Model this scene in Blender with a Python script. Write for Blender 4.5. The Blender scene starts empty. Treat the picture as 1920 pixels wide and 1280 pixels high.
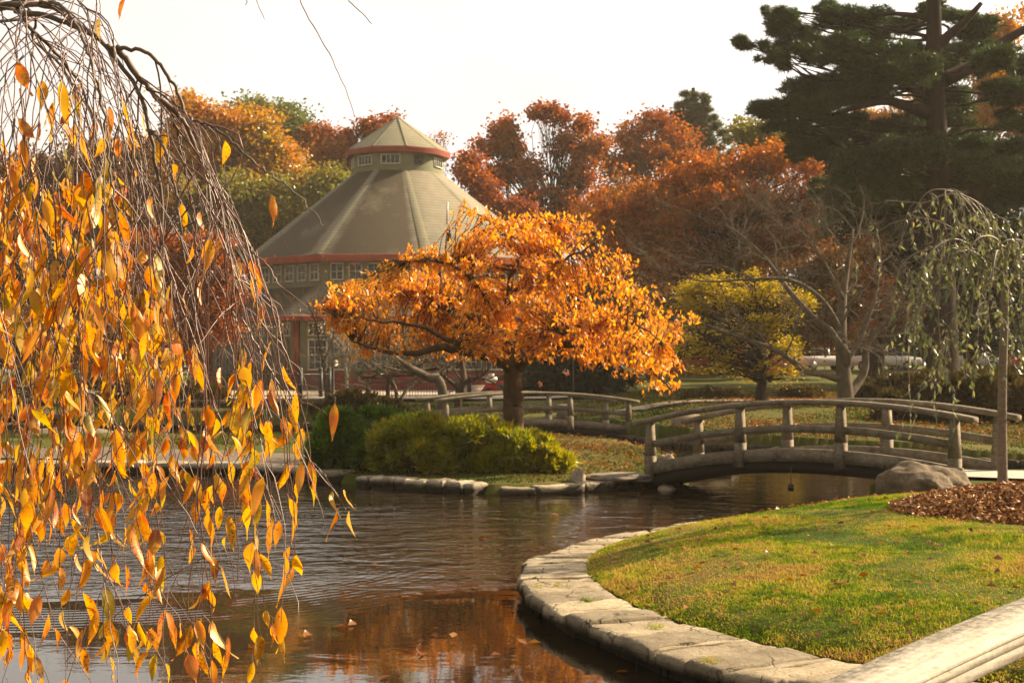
import bpy, bmesh, math, random
import numpy as np
from mathutils import Vector, Matrix, noise as mnoise

random.seed(7)
rng = np.random.default_rng(11)
F = 2667.0            # focal length in photo pixels (50 mm on a 36 mm sensor, 1920 px wide)
HY = 690.0            # row of the horizon
H = 2.2               # eye height above the water
C = bpy.context.scene.collection
OFF = {}

def P(px, py, d):
    return np.array([(px - 960) / F * d, d, H + (HY - py) / F * d])

def G(px, py, z):
    d = (H - z) * F / (py - HY)
    return np.array([(px - 960) / F * d, d, z])

def ss(a, b, x):
    t = np.clip((np.asarray(x, float) - a) / (b - a), 0, 1)
    return t * t * (3 - 2 * t)

# ------------------------------------------------------------------ objects
def tag(o, label=None, cat=None, group=None, kind=None):
    if label: o['label'] = label
    if cat: o['category'] = cat
    if group: o['group'] = group
    if kind: o['kind'] = kind
    return o

def thing(name, label, cat, loc=(0, 0, 0), group=None, rotz=0.0):
    o = bpy.data.objects.new(name, None)
    C.objects.link(o)
    o.location = loc
    o.rotation_euler = (0, 0, rotz)
    o.empty_display_size = 0.2
    OFF[o] = np.array(loc, float)
    return tag(o, label, cat, group)

def mesh_data(name, V, Q, T, uv=None, smooth=False):
    me = bpy.data.meshes.new(name)
    V = np.asarray(V, np.float32).reshape(-1, 3)
    Q = np.asarray(Q, np.int32).reshape(-1, 4) if len(Q) else np.zeros((0, 4), np.int32)
    T = np.asarray(T, np.int32).reshape(-1, 3) if len(T) else np.zeros((0, 3), np.int32)
    me.vertices.add(len(V))
    me.vertices.foreach_set('co', V.ravel())
    nl = len(Q) * 4 + len(T) * 3
    me.loops.add(nl)
    me.loops.foreach_set('vertex_index', np.concatenate([Q.ravel(), T.ravel()]).astype(np.int32))
    me.polygons.add(len(Q) + len(T))
    ls = np.concatenate([np.arange(len(Q)) * 4, len(Q) * 4 + np.arange(len(T)) * 3]).astype(np.int32)
    me.polygons.foreach_set('loop_start', ls)
    if smooth:
        me.polygons.foreach_set('use_smooth', np.ones(len(Q) + len(T), bool))
    if uv is not None:
        l = me.uv_layers.new(name='UVMap')
        idx = np.concatenate([Q.ravel(), T.ravel()])
        l.data.foreach_set('uv', np.asarray(uv, np.float32)[idx].ravel())
    me.update(calc_edges=True)
    return me

class MB:
    """collects faces and links them as one mesh object"""
    def __init__(s):
        s.v = []; s.q = []; s.t = []; s.n = 0; s.uv = []
    def add(s, V, Q=(), T=(), uv=None):
        V = np.asarray(V, float).reshape(-1, 3)
        if len(Q): s.q.append(np.asarray(Q, int).reshape(-1, 4) + s.n)
        if len(T): s.t.append(np.asarray(T, int).reshape(-1, 3) + s.n)
        s.v.append(V); s.n += len(V)
        if uv is not None: s.uv.append(np.asarray(uv, float))
    def box(s, x0, x1, y0, y1, z0, z1, M=None):
        V = np.array([[x0,y0,z0],[x1,y0,z0],[x1,y1,z0],[x0,y1,z0],[x0,y0,z1],[x1,y0,z1],[x1,y1,z1],[x0,y1,z1]], float)
        if M is not None: V = V @ np.array(M)[:3,:3].T + np.array(M)[:3,3]
        s.add(V, [[0,3,2,1],[4,5,6,7],[0,1,5,4],[1,2,6,5],[2,3,7,6],[3,0,4,7]])
    def hexa(s, B, Tt):
        """solid between two 4-point loops"""
        V = np.concatenate([np.asarray(B, float), np.asarray(Tt, float)])
        s.add(V, [[0,3,2,1],[4,5,6,7],[0,1,5,4],[1,2,6,5],[2,3,7,6],[3,0,4,7]])
    def tube(s, pts, rad, sides=6, cap=True):
        pts = np.asarray(pts, float); k = len(pts)
        rad = np.broadcast_to(np.asarray(rad, float), (k,))
        tan = np.gradient(pts, axis=0)
        tan /= np.linalg.norm(tan, axis=1)[:, None] + 1e-12
        u = np.cross(tan[0], [0.31, 0.17, 0.93]); 
        if np.linalg.norm(u) < 1e-3: u = np.cross(tan[0], [1, 0, 0])
        u /= np.linalg.norm(u)
        a = np.arange(sides) * 2 * np.pi / sides
        ca, sa = np.cos(a)[:, None], np.sin(a)[:, None]
        V = np.empty((k, sides, 3))
        for i in range(k):
            u = u - tan[i] * np.dot(u, tan[i]); u /= np.linalg.norm(u) + 1e-12
            w = np.cross(tan[i], u)
            V[i] = pts[i] + rad[i] * (ca * u + sa * w)
        i = np.arange(k - 1)[:, None] * sides; j = np.arange(sides)[None, :]; j2 = (j + 1) % sides
        Q = np.stack([i + j, i + j2, i + sides + j2, i + sides + j], -1).reshape(-1, 4)
        V = V.reshape(-1, 3); T = []
        if cap:
            V = np.concatenate([V, pts[[0, -1]]]); n0 = k * sides
            for m in range(sides):
                T.append([n0, (m + 1) % sides, m]); b = (k - 1) * sides
                T.append([n0 + 1, b + m, b + (m + 1) % sides])
        s.add(V, Q, T)
    def sweep(s, path, prof, up=(0, 0, 1), cap=True):
        """profile points (a, b) swept along path: a sideways, b along up"""
        path = np.asarray(path, float); prof = np.asarray(prof, float); k = len(path); m = len(prof)
        tan = np.gradient(path, axis=0); tan /= np.linalg.norm(tan, axis=1)[:, None]
        up = np.asarray(up, float)
        side = np.cross(tan, up); side /= np.linalg.norm(side, axis=1)[:, None]
        V = path[:, None, :] + prof[None, :, 0:1] * side[:, None, :] + prof[None, :, 1:2] * up[None, None, :]
        i = np.arange(k - 1)[:, None] * m; j = np.arange(m)[None, :]; j2 = (j + 1) % m
        Q = np.stack([i + j, i + m + j, i + m + j2, i + j2], -1).reshape(-1, 4)
        V = V.reshape(-1, 3); T = []
        if cap:
            V = np.concatenate([V, [V[:m].mean(0), V[-m:].mean(0)]]); n0 = k * m
            for q in range(m):
                T.append([n0, q, (q + 1) % m]); b = (k - 1) * m
                T.append([n0 + 1, b + (q + 1) % m, b + q])
        s.add(V, Q, T)
    def lathe(s, prof, sides=16, cen=(0, 0)):
        prof = np.asarray(prof, float); k = len(prof)
        a = np.arange(sides) * 2 * np.pi / sides
        V = np.stack([np.stack([cen[0] + r * np.cos(a), cen[1] + r * np.sin(a), np.full(sides, z)], -1) for r, z in prof]).reshape(-1, 3)
        i = np.arange(k - 1)[:, None] * sides; j = np.arange(sides)[None, :]; j2 = (j + 1) % sides
        s.add(V, np.stack([i + j, i + j2, i + sides + j2, i + sides + j], -1).reshape(-1, 4))
    def build(s, name, mat, parent=None, smooth=False, local=False, kind=None, label=None):
        V = np.concatenate(s.v) if s.v else np.zeros((0, 3))
        off = OFF.get(parent, np.zeros(3)) if parent is not None else np.zeros(3)
        if not local: V = V - off
        me = mesh_data(name, V, np.concatenate(s.q) if s.q else [], np.concatenate(s.t) if s.t else [],
                       np.concatenate(s.uv) if s.uv else None, smooth)
        return link(name, me, mat, parent, off, kind, label)

def link(name, me, mat, parent=None, off=None, kind=None, label=None):
    o = bpy.data.objects.new(name, me)
    C.objects.link(o)
    if mat is not None and len(me.materials) == 0: me.materials.append(mat)
    if parent is not None:
        o.parent = parent
        OFF[o] = off if off is not None else OFF.get(parent, np.zeros(3))
    else:
        OFF[o] = np.zeros(3)
    if kind: o['kind'] = kind
    if label: o['label'] = label
    return o

# ------------------------------------------------------------------ materials
class NT:
    def __init__(s, name):
        s.m = bpy.data.materials.new(name); s.m.use_nodes = True
        s.t = s.m.node_tree; s.t.nodes.clear()
        s.out = s.n('ShaderNodeOutputMaterial')
    def n(s, t, **kw):
        x = s.t.nodes.new(t)
        for k, v in kw.items(): setattr(x, k, v)
        return x
    def l(s, a, b): s.t.links.new(a, b)
    def val(s, sock, v):
        if hasattr(v, 'is_output') or isinstance(v, bpy.types.NodeSocket): s.l(v, sock)
        else: sock.default_value = v
    def math(s, op, a, b=0.0, clamp=False):
        x = s.n('ShaderNodeMath', operation=op, use_clamp=clamp)
        s.val(x.inputs[0], a); s.val(x.inputs[1], b); return x.outputs[0]
    def coord(s, kind='Object', scale=None):
        x = s.n('ShaderNodeTexCoord').outputs[kind]
        if scale is not None:
            mp = s.n('ShaderNodeMapping'); s.l(x, mp.inputs[0]); mp.inputs['Scale'].default_value = scale; x = mp.outputs[0]
        return x
    def noise(s, vec, scale, detail=4.0, rough=0.55, dist=0.0):
        x = s.n('ShaderNodeTexNoise'); s.l(vec, x.inputs['Vector'])
        x.inputs['Scale'].default_value = scale; x.inputs['Detail'].default_value = detail
        x.inputs['Roughness'].default_value = rough; x.inputs['Distortion'].default_value = dist
        return x.outputs['Fac']
    def ramp(s, fac, stops, interp='LINEAR'):
        x = s.n('ShaderNodeValToRGB'); s.l(fac, x.inputs[0]); cr = x.color_ramp; cr.interpolation = interp
        while len(cr.elements) > 1: cr.elements.remove(cr.elements[-1])
        for i, (p, c) in enumerate(stops):
            e = cr.elements[0] if i == 0 else cr.elements.new(p)
            e.position = p; e.color = (c[0], c[1], c[2], 1) if not isinstance(c, (int, float)) else (c, c, c, 1)
        return x.outputs[0]
    def mix(s, fac, a, b, mode='MIX'):
        x = s.n('ShaderNodeMix', data_type='RGBA', blend_type=mode)
        s.val(x.inputs['Factor'], fac)
        for nm, v in (('A', a), ('B', b)):
            sk = [i for i in x.inputs if i.name == nm and i.type == 'RGBA'][0]
            s.val(sk, v if isinstance(v, bpy.types.NodeSocket) else (v[0], v[1], v[2], 1))
        return [o for o in x.outputs if o.type == 'RGBA'][0]
    def bump(s, h, strength=0.3, dist=0.02):
        x = s.n('ShaderNodeBump'); s.l(h, x.inputs['Height'])
        x.inputs['Strength'].default_value = strength; x.inputs['Distance'].default_value = dist
        return x.outputs[0]
    def bsdf(s, col, rough=0.7, normal=None, spec=0.4, metal=0.0):
        x = s.n('ShaderNodeBsdfPrincipled')
        s.val(x.inputs['Base Color'], col if isinstance(col, bpy.types.NodeSocket) else (*col[:3], 1))
        s.val(x.inputs['Roughness'], rough); x.inputs['Specular IOR Level'].default_value = spec
        x.inputs['Metallic'].default_value = metal
        if normal is not None: s.l(normal, x.inputs['Normal'])
        return x
    def done(s, sh):
        s.l(sh.outputs[0] if hasattr(sh, 'outputs') else sh, s.out.inputs['Surface']); return s.m

def surf(name, stops, scale=5, rough=0.75, bump=0.3, bscale=None, stretch=(1, 1, 1), spec=0.3, dist=0.01, detail=5, metal=0.0):
    k = NT(name); v = k.coord('Object', stretch)
    f = k.noise(v, scale, detail, 0.6)
    f2 = k.noise(v, bscale or scale * 4, 5, 0.65)
    fac = k.math('ADD', k.math('MULTIPLY', f, 0.7), k.math('MULTIPLY', f2, 0.3))
    fac = k.math('MULTIPLY_ADD', k.math('SUBTRACT', fac, 0.5), 2.2); k.t.nodes[-1].inputs[2].default_value = 0.5
    n = len(stops); c = k.ramp(fac, [(i / max(1, n - 1), s) for i, s in enumerate(stops)])
    return k.done(k.bsdf(c, rough, k.bump(f2, bump, dist), spec, metal))

def leafmat(name, stops, transl=0.45, patch=0.5, pw=0.45, gloss=0.05, grough=0.35, tboost=1.35, spots=None):
    k = NT(name)
    rnd = k.n('ShaderNodeNewGeometry').outputs['Random Per Island']
    nz = k.noise(k.coord('Object'), patch, 3, 0.6)
    nz = k.math('MULTIPLY_ADD', k.math('SUBTRACT', nz, 0.5), 2.6); k.t.nodes[-1].inputs[2].default_value = 0.5
    fac = k.math('ADD', k.math('MULTIPLY', rnd, 1 - pw), k.math('MULTIPLY', nz, pw), True)
    n = len(stops); c = k.ramp(fac, [(i / max(1, n - 1), s) for i, s in enumerate(stops)])
    d = k.n('ShaderNodeBsdfDiffuse'); k.l(c, d.inputs[0])
    t = k.n('ShaderNodeBsdfTranslucent')
    hs = k.n('ShaderNodeHueSaturation'); k.l(c, hs.inputs['Color']); hs.inputs['Value'].default_value = tboost; hs.inputs['Saturation'].default_value = 1.1
    k.l(hs.outputs[0], t.inputs[0])
    m = k.n('ShaderNodeMixShader'); m.inputs[0].default_value = transl; k.l(d.outputs[0], m.inputs[1]); k.l(t.outputs[0], m.inputs[2])
    g = k.n('ShaderNodeBsdfGlossy'); g.inputs['Roughness'].default_value = grough; g.inputs[0].default_value = (0.9, 0.9, 0.9, 1)
    m2 = k.n('ShaderNodeMixShader'); m2.inputs[0].default_value = gloss; k.l(m.outputs[0], m2.inputs[1]); k.l(g.outputs[0], m2.inputs[2])
    return k.done(m2)

# ------------------------------------------------------------------ geometry of the plan
def pip(poly, x, y):
    poly = np.asarray(poly, float); x = np.asarray(x, float); y = np.asarray(y, float)
    ins = np.zeros(x.shape, bool); n = len(poly); j = n - 1
    for i in range(n):
        xi, yi = poly[i][:2]; xj, yj = poly[j][:2]
        c = ((yi > y) != (yj > y)) & (x < (xj - xi) * (y - yi) / (yj - yi + 1e-12) + xi)
        ins ^= c; j = i
    return ins

def pdist(line, x, y):
    line = np.asarray(line, float)[:, :2]; best = np.full(np.shape(x), 1e9)
    for a, b in zip(line[:-1], line[1:]):
        ab = b - a; L = ab @ ab + 1e-12
        t = np.clip(((x - a[0]) * ab[0] + (y - a[1]) * ab[1]) / L, 0, 1)
        best = np.minimum(best, np.hypot(x - a[0] - t * ab[0], y - a[1] - t * ab[1]))
    return best

def smoothline(pts, n=200):
    """Catmull-Rom through the points, resampled evenly"""
    p = np.asarray(pts, float); p = np.concatenate([[2 * p[0] - p[1]], p, [2 * p[-1] - p[-2]]]); out = []
    for i in range(1, len(p) - 2):
        for t in np.linspace(0, 1, 12, endpoint=False):
            a, b, c, d = p[i - 1], p[i], p[i + 1], p[i + 2]
            out.append(0.5 * (2 * b + (c - a) * t + (2 * a - 5 * b + 4 * c - d) * t * t + (3 * b - a - 3 * c + d) * t ** 3))
    out.append(p[-2]); out = np.array(out)
    s = np.concatenate([[0], np.cumsum(np.linalg.norm(np.diff(out, axis=0), axis=1))])
    u = np.linspace(0, s[-1], n)
    return np.stack([np.interp(u, s, out[:, i]) for i in range(out.shape[1])], -1)

near_outer_px = [(1393,1263),(1235,1222),(1189,1202),(1093,1168),(1055,1152),(994,1114),(979,1097),(976,1076),(979,1057),(991,1046),(1029,1036),(1075,1019),(1107,1009),(1166,999),(1280,980),(1410,966),(1500,955),(1585,944)]
near_outer = np.array([(9.0,5.6),(5.0,7.1),(3.3,8.05),(2.3,8.75)] + [tuple(G(a, b, .2)[:2]) for a, b in near_outer_px] + [(5.6,21.7)])
near_inner_px = [(1610,1241),(1391,1195),(1281,1165),(1196,1135),(1162,1117),(1136,1103),(1118,1088),(1103,1073),(1100,1057),(1108,1043),(1132,1028),(1166,1015),(1223,1002),(1330,986),(1430,971),(1520,957),(1600,945)]
near_inner = np.array([(9.2,6.2),(5.2,7.75),(3.6,8.7),(2.9,9.2)] + [tuple(G(a, b, .2)[:2]) for a, b in near_inner_px] + [(5.75,21.4)])
near_outer = smoothline(near_outer, 260); near_inner = smoothline(near_inner, 260)
NEAR = np.concatenate([near_outer, [(6.3,22.6),(7.6,23.7),(9.0,23.6),(14,23),(60,21),(60,2)]])
isl_front = smoothline([(-34,31.5),(-20,30.6)] + [tuple(G(a, b, .2)[:2]) for a, b in [(0,868),(200,868),(400,870),(500,875),(560,880),(630,888),(700,893),(780,899),(850,904),(920,908),(1000,907),(1080,903),(1150,898),(1212,892)]] + [(2.95,26.4),(3.5,27.3)], 280)
ISL = np.concatenate([isl_front, [(3.5,28.2),(3.45,30),(3.05,32.5),(2.5,36.3),(1.35,39),(.2,40.2),(-1.0,40.8),(-2.6,41.2),(-5,40.2),(-8,39),(-34,38)]])
far_line = smoothline([(60,25.5),(20,28.5),(11.2,31),(9.55,34.4),(8.4,35.1),(7.3,36),(6.1,37.3),(4.9,38.7),(4.1,39.9),(3.6,41.6),(3.0,43.8),(1.6,47),(-1,48.6),(-4,50),(-8,51),(-20,52),(-60,54)], 300)
FAR = np.concatenate([far_line, [(-400,60),(-400,900),(400,900),(400,20)]])
BANK = np.array([(-60,-40),(60,-40),(60,.6),(3,.6),(.4,.9),(-.6,3.0),(-1.3,5.6),(-3,7.0),(-8,8.5),(-60,10)])
near_line = near_outer

def hz(x, y):
    """height of the ground"""
    x = np.asarray(x, float); y = np.asarray(y, float)
    z = np.full(np.broadcast(x, y).shape, -0.7)
    x, y = np.broadcast_arrays(x, y)
    m = pip(NEAR, x, y)
    if m.any():
        s = pdist(near_inner, x[m], y[m])
        zz = .2 + .36 * (1 - np.exp(-s / 1.1)) + .14 * np.exp(-((x[m] - 5.9) ** 2 + (y[m] - 16.7) ** 2) / 6)
        zz += .02 * np.sin(x[m] * 2.1 + y[m]) * np.sin(y[m] * 1.7) * ss(0, 1.5, s)
        w = ss(20.4, 21.3, y[m] + .25 * (x[m] - 7)); zz = zz * (1 - w) + .52 * w
        ins = pip(np.concatenate([near_inner, [(60, 21), (60, 2)]]), x[m], y[m]) | (y[m] > 21.3)
        z[m] = np.where(ins, zz, -.3)
    m = pip(ISL, x, y)
    if m.any():
        s = pdist(isl_front, x[m], y[m])
        z[m] = np.where(s < .24, -.3, .17 + .23 * ss(.3, 4, s))
    m = pip(FAR, x, y)
    if m.any():
        zr = np.interp(y[m], [20,30,35,38,42,48,60,80,100,140,900], [.25,.28,.35,.5,.7,.95,1.25,1.75,2.1,2.4,3])
        zl = np.interp(y[m], [40,48,53,57,110,140,900], [.25,.35,.6,.92,.92,1.6,3])
        w = ss(-1, 7, x[m] - .06 * (y[m] - 48))
        z[m] = np.where(pdist(far_line, x[m], y[m]) < .24, -.3, zl * (1 - w) + zr * w)
    m = pip(BANK, x, y)
    z[m] = .35
    return z
# ------------------------------------------------------------------ the materials
M = {}
M['wood'] = surf('weathered_wood', [(.045,.036,.026),(.11,.09,.064),(.175,.145,.105),(.28,.25,.18)], 3.2, .85, .5, 22, (1, 1, 1), .2, .006)
k = NT('lichen_timber'); v = k.coord('Object')
f = k.noise(v, 2.6, 6, .65); g = k.noise(k.coord('Object', (.6, .6, 3)), 14, 5, .7); l1 = k.ramp(k.noise(v, 5.5, 6, .75), [(.56, 0.0), (.62, 1.0)]); dk = k.ramp(k.noise(v, 3.7, 5, .7), [(.3, 1.0), (.46, 0.0)])
c = k.ramp(k.math('ADD', k.math('MULTIPLY', f, .5), k.math('MULTIPLY', g, .5)), [(.32, (.07,.055,.038)), (.5, (.175,.144,.104)), (.68, (.28,.235,.175))])
c = k.mix(k.math('MULTIPLY', dk, .6), c, (.03,.023,.015)); c = k.mix(k.math('MULTIPLY', l1, .55), c, (.3,.29,.19))
M['wood'] = k.done(k.bsdf(c, .9, k.bump(g, .5, .008), .15))
M['wood_dark'] = surf('tarred_beam', [(.006,.005,.004),(.014,.011,.008),(.02,.016,.012)], 3, .9, .3)
M['plank'] = surf('bridge_plank', [(.1,.08,.06),(.2,.165,.12),(.26,.22,.17)], 4, .85, .4)
def stone(name, cols, sc=3.0, moss=(.16,.15,.05), mossamt=.62, strata=6.0, cracks=False):
    k = NT(name); v = k.coord('Object')
    f = k.noise(v, sc, 6, .65); f2 = k.noise(v, sc * 9, 5, .7); vs = k.coord('Object', (1, 1, strata)); f3 = k.noise(vs, sc * 2.2, 4, .6)
    fac = k.math('ADD', k.math('MULTIPLY', f, .45), k.math('ADD', k.math('MULTIPLY', f2, .3), k.math('MULTIPLY', f3, .25)))
    fac = k.math('MULTIPLY_ADD', k.math('SUBTRACT', fac, .5), 2.8); k.t.nodes[-1].inputs[2].default_value = .5
    n = len(cols); c = k.ramp(fac, [(i / (n - 1), q) for i, q in enumerate(cols)])
    isl = k.n('ShaderNodeNewGeometry').outputs['Random Per Island']
    tone = k.math('MULTIPLY_ADD', isl, .66); k.t.nodes[-1].inputs[2].default_value = .6
    c = c
    hs = k.n('ShaderNodeHueSaturation'); k.l(c, hs.inputs['Color']); k.l(tone, hs.inputs['Value']); c = hs.outputs[0]
    mk = k.ramp(k.noise(v, sc * .7, 6, .7), [(mossamt, 0.0), (mossamt + .08, 1.0)])
    c = k.mix(k.math('MULTIPLY', mk, .6), c, moss)
    dk = k.ramp(f2, [(.3, 1.0), (.42, 0.0)])
    c = k.mix(k.math('MULTIPLY', dk, .55), c, (.05,.04,.03))
    h = k.math('ADD', f2, k.math('MULTIPLY', f3, .8))
    if cracks:
        nv = k.n('ShaderNodeTexNoise'); k.l(v, nv.inputs['Vector']); nv.inputs['Scale'].default_value = 5; nv.inputs['Detail'].default_value = 4
        ad = k.n('ShaderNodeVectorMath', operation='MULTIPLY_ADD'); k.l(nv.outputs['Color'], ad.inputs[0]); ad.inputs[1].default_value = (.22,.22,.22); k.l(v, ad.inputs[2])
        vo = k.n('ShaderNodeTexVoronoi', feature='DISTANCE_TO_EDGE'); k.l(ad.outputs[0], vo.inputs['Vector']); vo.inputs['Scale'].default_value = 2.6
        ck = k.math('SUBTRACT', 1, k.math('MULTIPLY', vo.outputs['Distance'], 38), True)
        ck = k.math('MULTIPLY', ck, k.ramp(k.noise(v, 1.7, 3), [(.42, 0.0), (.55, 1.0)]))
        c = k.mix(k.math('MULTIPLY', ck, .85), c, (.03,.022,.014)); h = k.math('SUBTRACT', h, k.math('MULTIPLY', ck, .9))
        sz = k.n('ShaderNodeSeparateXYZ'); k.l(v, sz.inputs[0])
        wet = k.math('SUBTRACT', k.math('MULTIPLY_ADD', f, .16), sz.outputs[2]); k.t.nodes[-2].inputs[2].default_value = .085  # dark band above the waterline: wet stone plus painted shade of the face
        c = k.mix(k.math('MULTIPLY', k.math('MULTIPLY', wet, 16, True), .88), c, (.022,.017,.011))
    return k.done(k.bsdf(c, .9, k.bump(h, .7, .02), .2))
M['stone'] = stone('sandstone_coping', [(.1,.08,.05),(.25,.2,.13),(.33,.275,.185),(.47,.4,.28)], cracks=True)
M['stone_isl'] = stone('island_stone', [(.14,.115,.08),(.32,.27,.19),(.44,.38,.28),(.55,.5,.4)], 4, cracks=True)
M['stone_far'] = stone('bank_stone', [(.03,.024,.017),(.075,.058,.04),(.13,.1,.07)], 4, (.07,.06,.03), .66)
M['rock'] = stone('boulder_rock', [(.04,.03,.02),(.115,.088,.058),(.21,.16,.108),(.32,.26,.18)], 2.2, (.14,.14,.1), .6, 3.0)
M['rock_pale'] = stone('pale_rock', [(.16,.13,.1),(.3,.25,.19),(.42,.36,.28)], 3, (.2,.18,.1), .66, 3.0)
M['bark'] = surf('cherry_bark', [(.03,.02,.012),(.08,.052,.032),(.14,.095,.06)], 6, .9, .8, 30, (1, 1, .35), .15, .02)
M['bark_grey'] = surf('grey_bark', [(.055,.043,.03),(.115,.092,.064),(.18,.148,.105)], 6, .9, .5, 26, (1, 1, .6), .15, .015)
M['bark_dark'] = surf('dark_bark', [(.012,.009,.007),(.03,.021,.016),(.05,.036,.028)], 3, .95, .8, 16, (1, 1, .25), .1, .03)
M['bark_pine'] = surf('pine_bark', [(.012,.008,.007),(.034,.022,.018),(.06,.038,.03)], 2.5, .95, .9, 12, (1, 1, .25), .1, .04)
M['birch'] = surf('birch_bark', [(.12,.1,.07),(.4,.36,.28),(.5,.46,.38)], 9, .8, .2)
M['twig'] = surf('twig_bark', [(.05,.02,.014),(.13,.062,.042),(.24,.14,.1)], 30, .42, .3, 120, (1, 1, 1), .6, .002)
M['branch'] = surf('branch_bark', [(.05,.036,.028),(.12,.092,.07),(.2,.165,.13)], 25, .6, .5, 90, (1, 1, .6), .4, .003)
M['sap_trunk'] = surf('sapling_bark', [(.09,.068,.05),(.17,.135,.1),(.26,.215,.165)], 14, .6, .35, 50, (1, 1, 2.5), .35, .006)
M['iron'] = surf('black_iron', [(.008,.008,.008),(.018,.017,.016)], 8, .5, .1, None, (1, 1, 1), .5)
M['concrete'] = surf('pale_concrete', [(.24,.21,.17),(.36,.32,.26),(.44,.4,.33)], 1.2, .9, .25)
M['tan_path'] = surf('worn_tan_path', [(.08,.062,.044),(.13,.1,.072),(.18,.145,.105)], 1.4, .95, .4)
M['pave'] = surf('tan_paving', [(.22,.175,.13),(.33,.27,.2),(.4,.34,.26)], .8, .9, .2)
M['earth'] = surf('brown_earth', [(.035,.022,.012),(.075,.048,.026),(.12,.08,.045)], 2, .95, .5)

# ground: grass, dry patches and leaf litter
k = NT('ground_cover'); v = k.coord('Object')
n1 = k.noise(v, .55, 5, .6); n2 = k.noise(v, 7, 6, .7); n3 = k.noise(v, 40, 3, .7)
fac = k.math('ADD', k.math('MULTIPLY', n1, .5), k.math('ADD', k.math('MULTIPLY', n2, .3), k.math('MULTIPLY', n3, .2)))
c = k.ramp(fac, [(.34, (.028,.045,.006)), (.46, (.055,.07,.01)), (.55, (.1,.085,.02)), (.66, (.12,.06,.02))])
M['ground'] = k.done(k.bsdf(c, .95, k.bump(n3, .6, .03), .1))

def grassmat(name, stops, patch=.6, fine=5.0):
    k = NT(name); v = k.coord('Object')
    rnd = k.n('ShaderNodeNewGeometry').outputs['Random Per Island']
    n1 = k.noise(v, patch, 5, .65); n2 = k.noise(v, fine, 3, .6)
    f = k.math('ADD', k.math('MULTIPLY', k.math('SUBTRACT', n1, .48), 2.9), k.math('MULTIPLY', k.math('SUBTRACT', n2, .5), 1.9))
    f = k.math('ADD', f, k.math('MULTIPLY_ADD', rnd, .55)); k.t.nodes[-2].inputs[2].default_value = .2
    f = k.math('ADD', f, 0.0, True)
    n = len(stops); c = k.ramp(f, [(i / (n - 1), q) for i, q in enumerate(stops)])
    d = k.n('ShaderNodeBsdfDiffuse'); k.l(c, d.inputs[0]); t = k.n('ShaderNodeBsdfTranslucent'); k.l(c, t.inputs[0])
    m = k.n('ShaderNodeMixShader'); m.inputs[0].default_value = .4; k.l(d.outputs[0], m.inputs[1]); k.l(t.outputs[0], m.inputs[2])
    return k.done(m)
M['grass'] = grassmat('lawn_blade', [(.06,.13,.006),(.13,.22,.01),(.24,.31,.014),(.4,.36,.03),(.54,.38,.08),(.42,.25,.07)], .45, 3.2)
M['grass_far'] = grassmat('bank_blade', [(.03,.055,.005),(.055,.085,.008),(.085,.095,.014),(.12,.08,.02),(.15,.075,.02)], .35, 2.0)  # bank blades darkened in colour to stand for the shade of the trees

# leaves
M['lf_orange'] = leafmat('orange_cherry_leaf', [(.58,.15,.006),(.78,.26,.008),(.86,.34,.012),(.9,.44,.025),(.58,.4,.03)], .55, .7, .35, .06, .4, 1.2)
M['lf_oak_or'] = leafmat('orange_oak_leaf', [(.16,.16,.03),(.3,.21,.035),(.46,.23,.03),(.5,.19,.025),(.4,.13,.02)], .4, .22, .6, .03)
M['lf_oak_ol'] = leafmat('olive_oak_leaf', [(.08,.11,.02),(.15,.16,.03),(.23,.19,.035),(.34,.2,.03)], .4, .2, .55, .03)
M['lf_green'] = leafmat('grey_green_leaf', [(.09,.12,.035),(.13,.16,.045),(.19,.18,.05)], .35, .3, .5, .03)
M['lf_rust'] = leafmat('rust_oak_leaf', [(.1,.03,.01),(.24,.06,.015),(.34,.095,.02),(.4,.15,.03),(.22,.14,.03)], .4, .3, .5, .03)
M['lf_red'] = leafmat('red_maple_leaf', [(.12,.024,.01),(.23,.05,.014),(.34,.1,.018),(.38,.15,.02)], .4, .3, .5, .03)
M['lf_flame'] = leafmat('flame_maple_leaf', [(.06,.06,.012),(.14,.08,.014),(.27,.085,.012),(.44,.12,.013),(.42,.19,.018),(.2,.15,.02)], .45, .2, .65, .03)
M['lf_brown'] = leafmat('brown_leaf', [(.05,.03,.012),(.12,.06,.018),(.19,.09,.022),(.24,.14,.03)], .35, .3, .5, .03)
M['lf_yellow'] = leafmat('yellow_leaf', [(.14,.13,.012),(.27,.22,.014),(.42,.31,.016),(.52,.38,.02),(.3,.17,.015)], .45, .5, .5, .03)
M['lf_shrub_d'] = leafmat('dark_shrub_leaf', [(.02,.055,.004),(.06,.13,.007),(.13,.22,.01),(.22,.28,.014)], .45, 1.2, .45, .05)
M['lf_shrub_y'] = leafmat('yew_leaf', [(.06,.09,.006),(.15,.18,.01),(.26,.26,.014),(.36,.3,.018),(.3,.17,.014)], .48, 1.2, .45, .05)
M['lf_hedge'] = leafmat('hedge_leaf', [(.02,.019,.005),(.045,.036,.009),(.08,.056,.013),(.11,.07,.018)], .3, .5, .5, .03)
M['lf_dark'] = leafmat('dark_evergreen_leaf', [(.006,.014,.005),(.012,.024,.008),(.02,.035,.012)], .25, .6, .4, .04)
M['needle'] = leafmat('pine_needle', [(.012,.026,.008),(.022,.044,.011),(.036,.062,.014),(.055,.078,.018)], .3, .5, .45, .04)
M['needle_far'] = leafmat('far_pine_needle', [(.04,.055,.02),(.07,.085,.03),(.1,.11,.035)], .3, .5, .45, .03)
M['lf_sapling'] = leafmat('sapling_leaf', [(.05,.068,.02),(.11,.13,.042),(.18,.19,.075),(.28,.24,.08)], .42, 2.0, .25, .08, .38)
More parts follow.
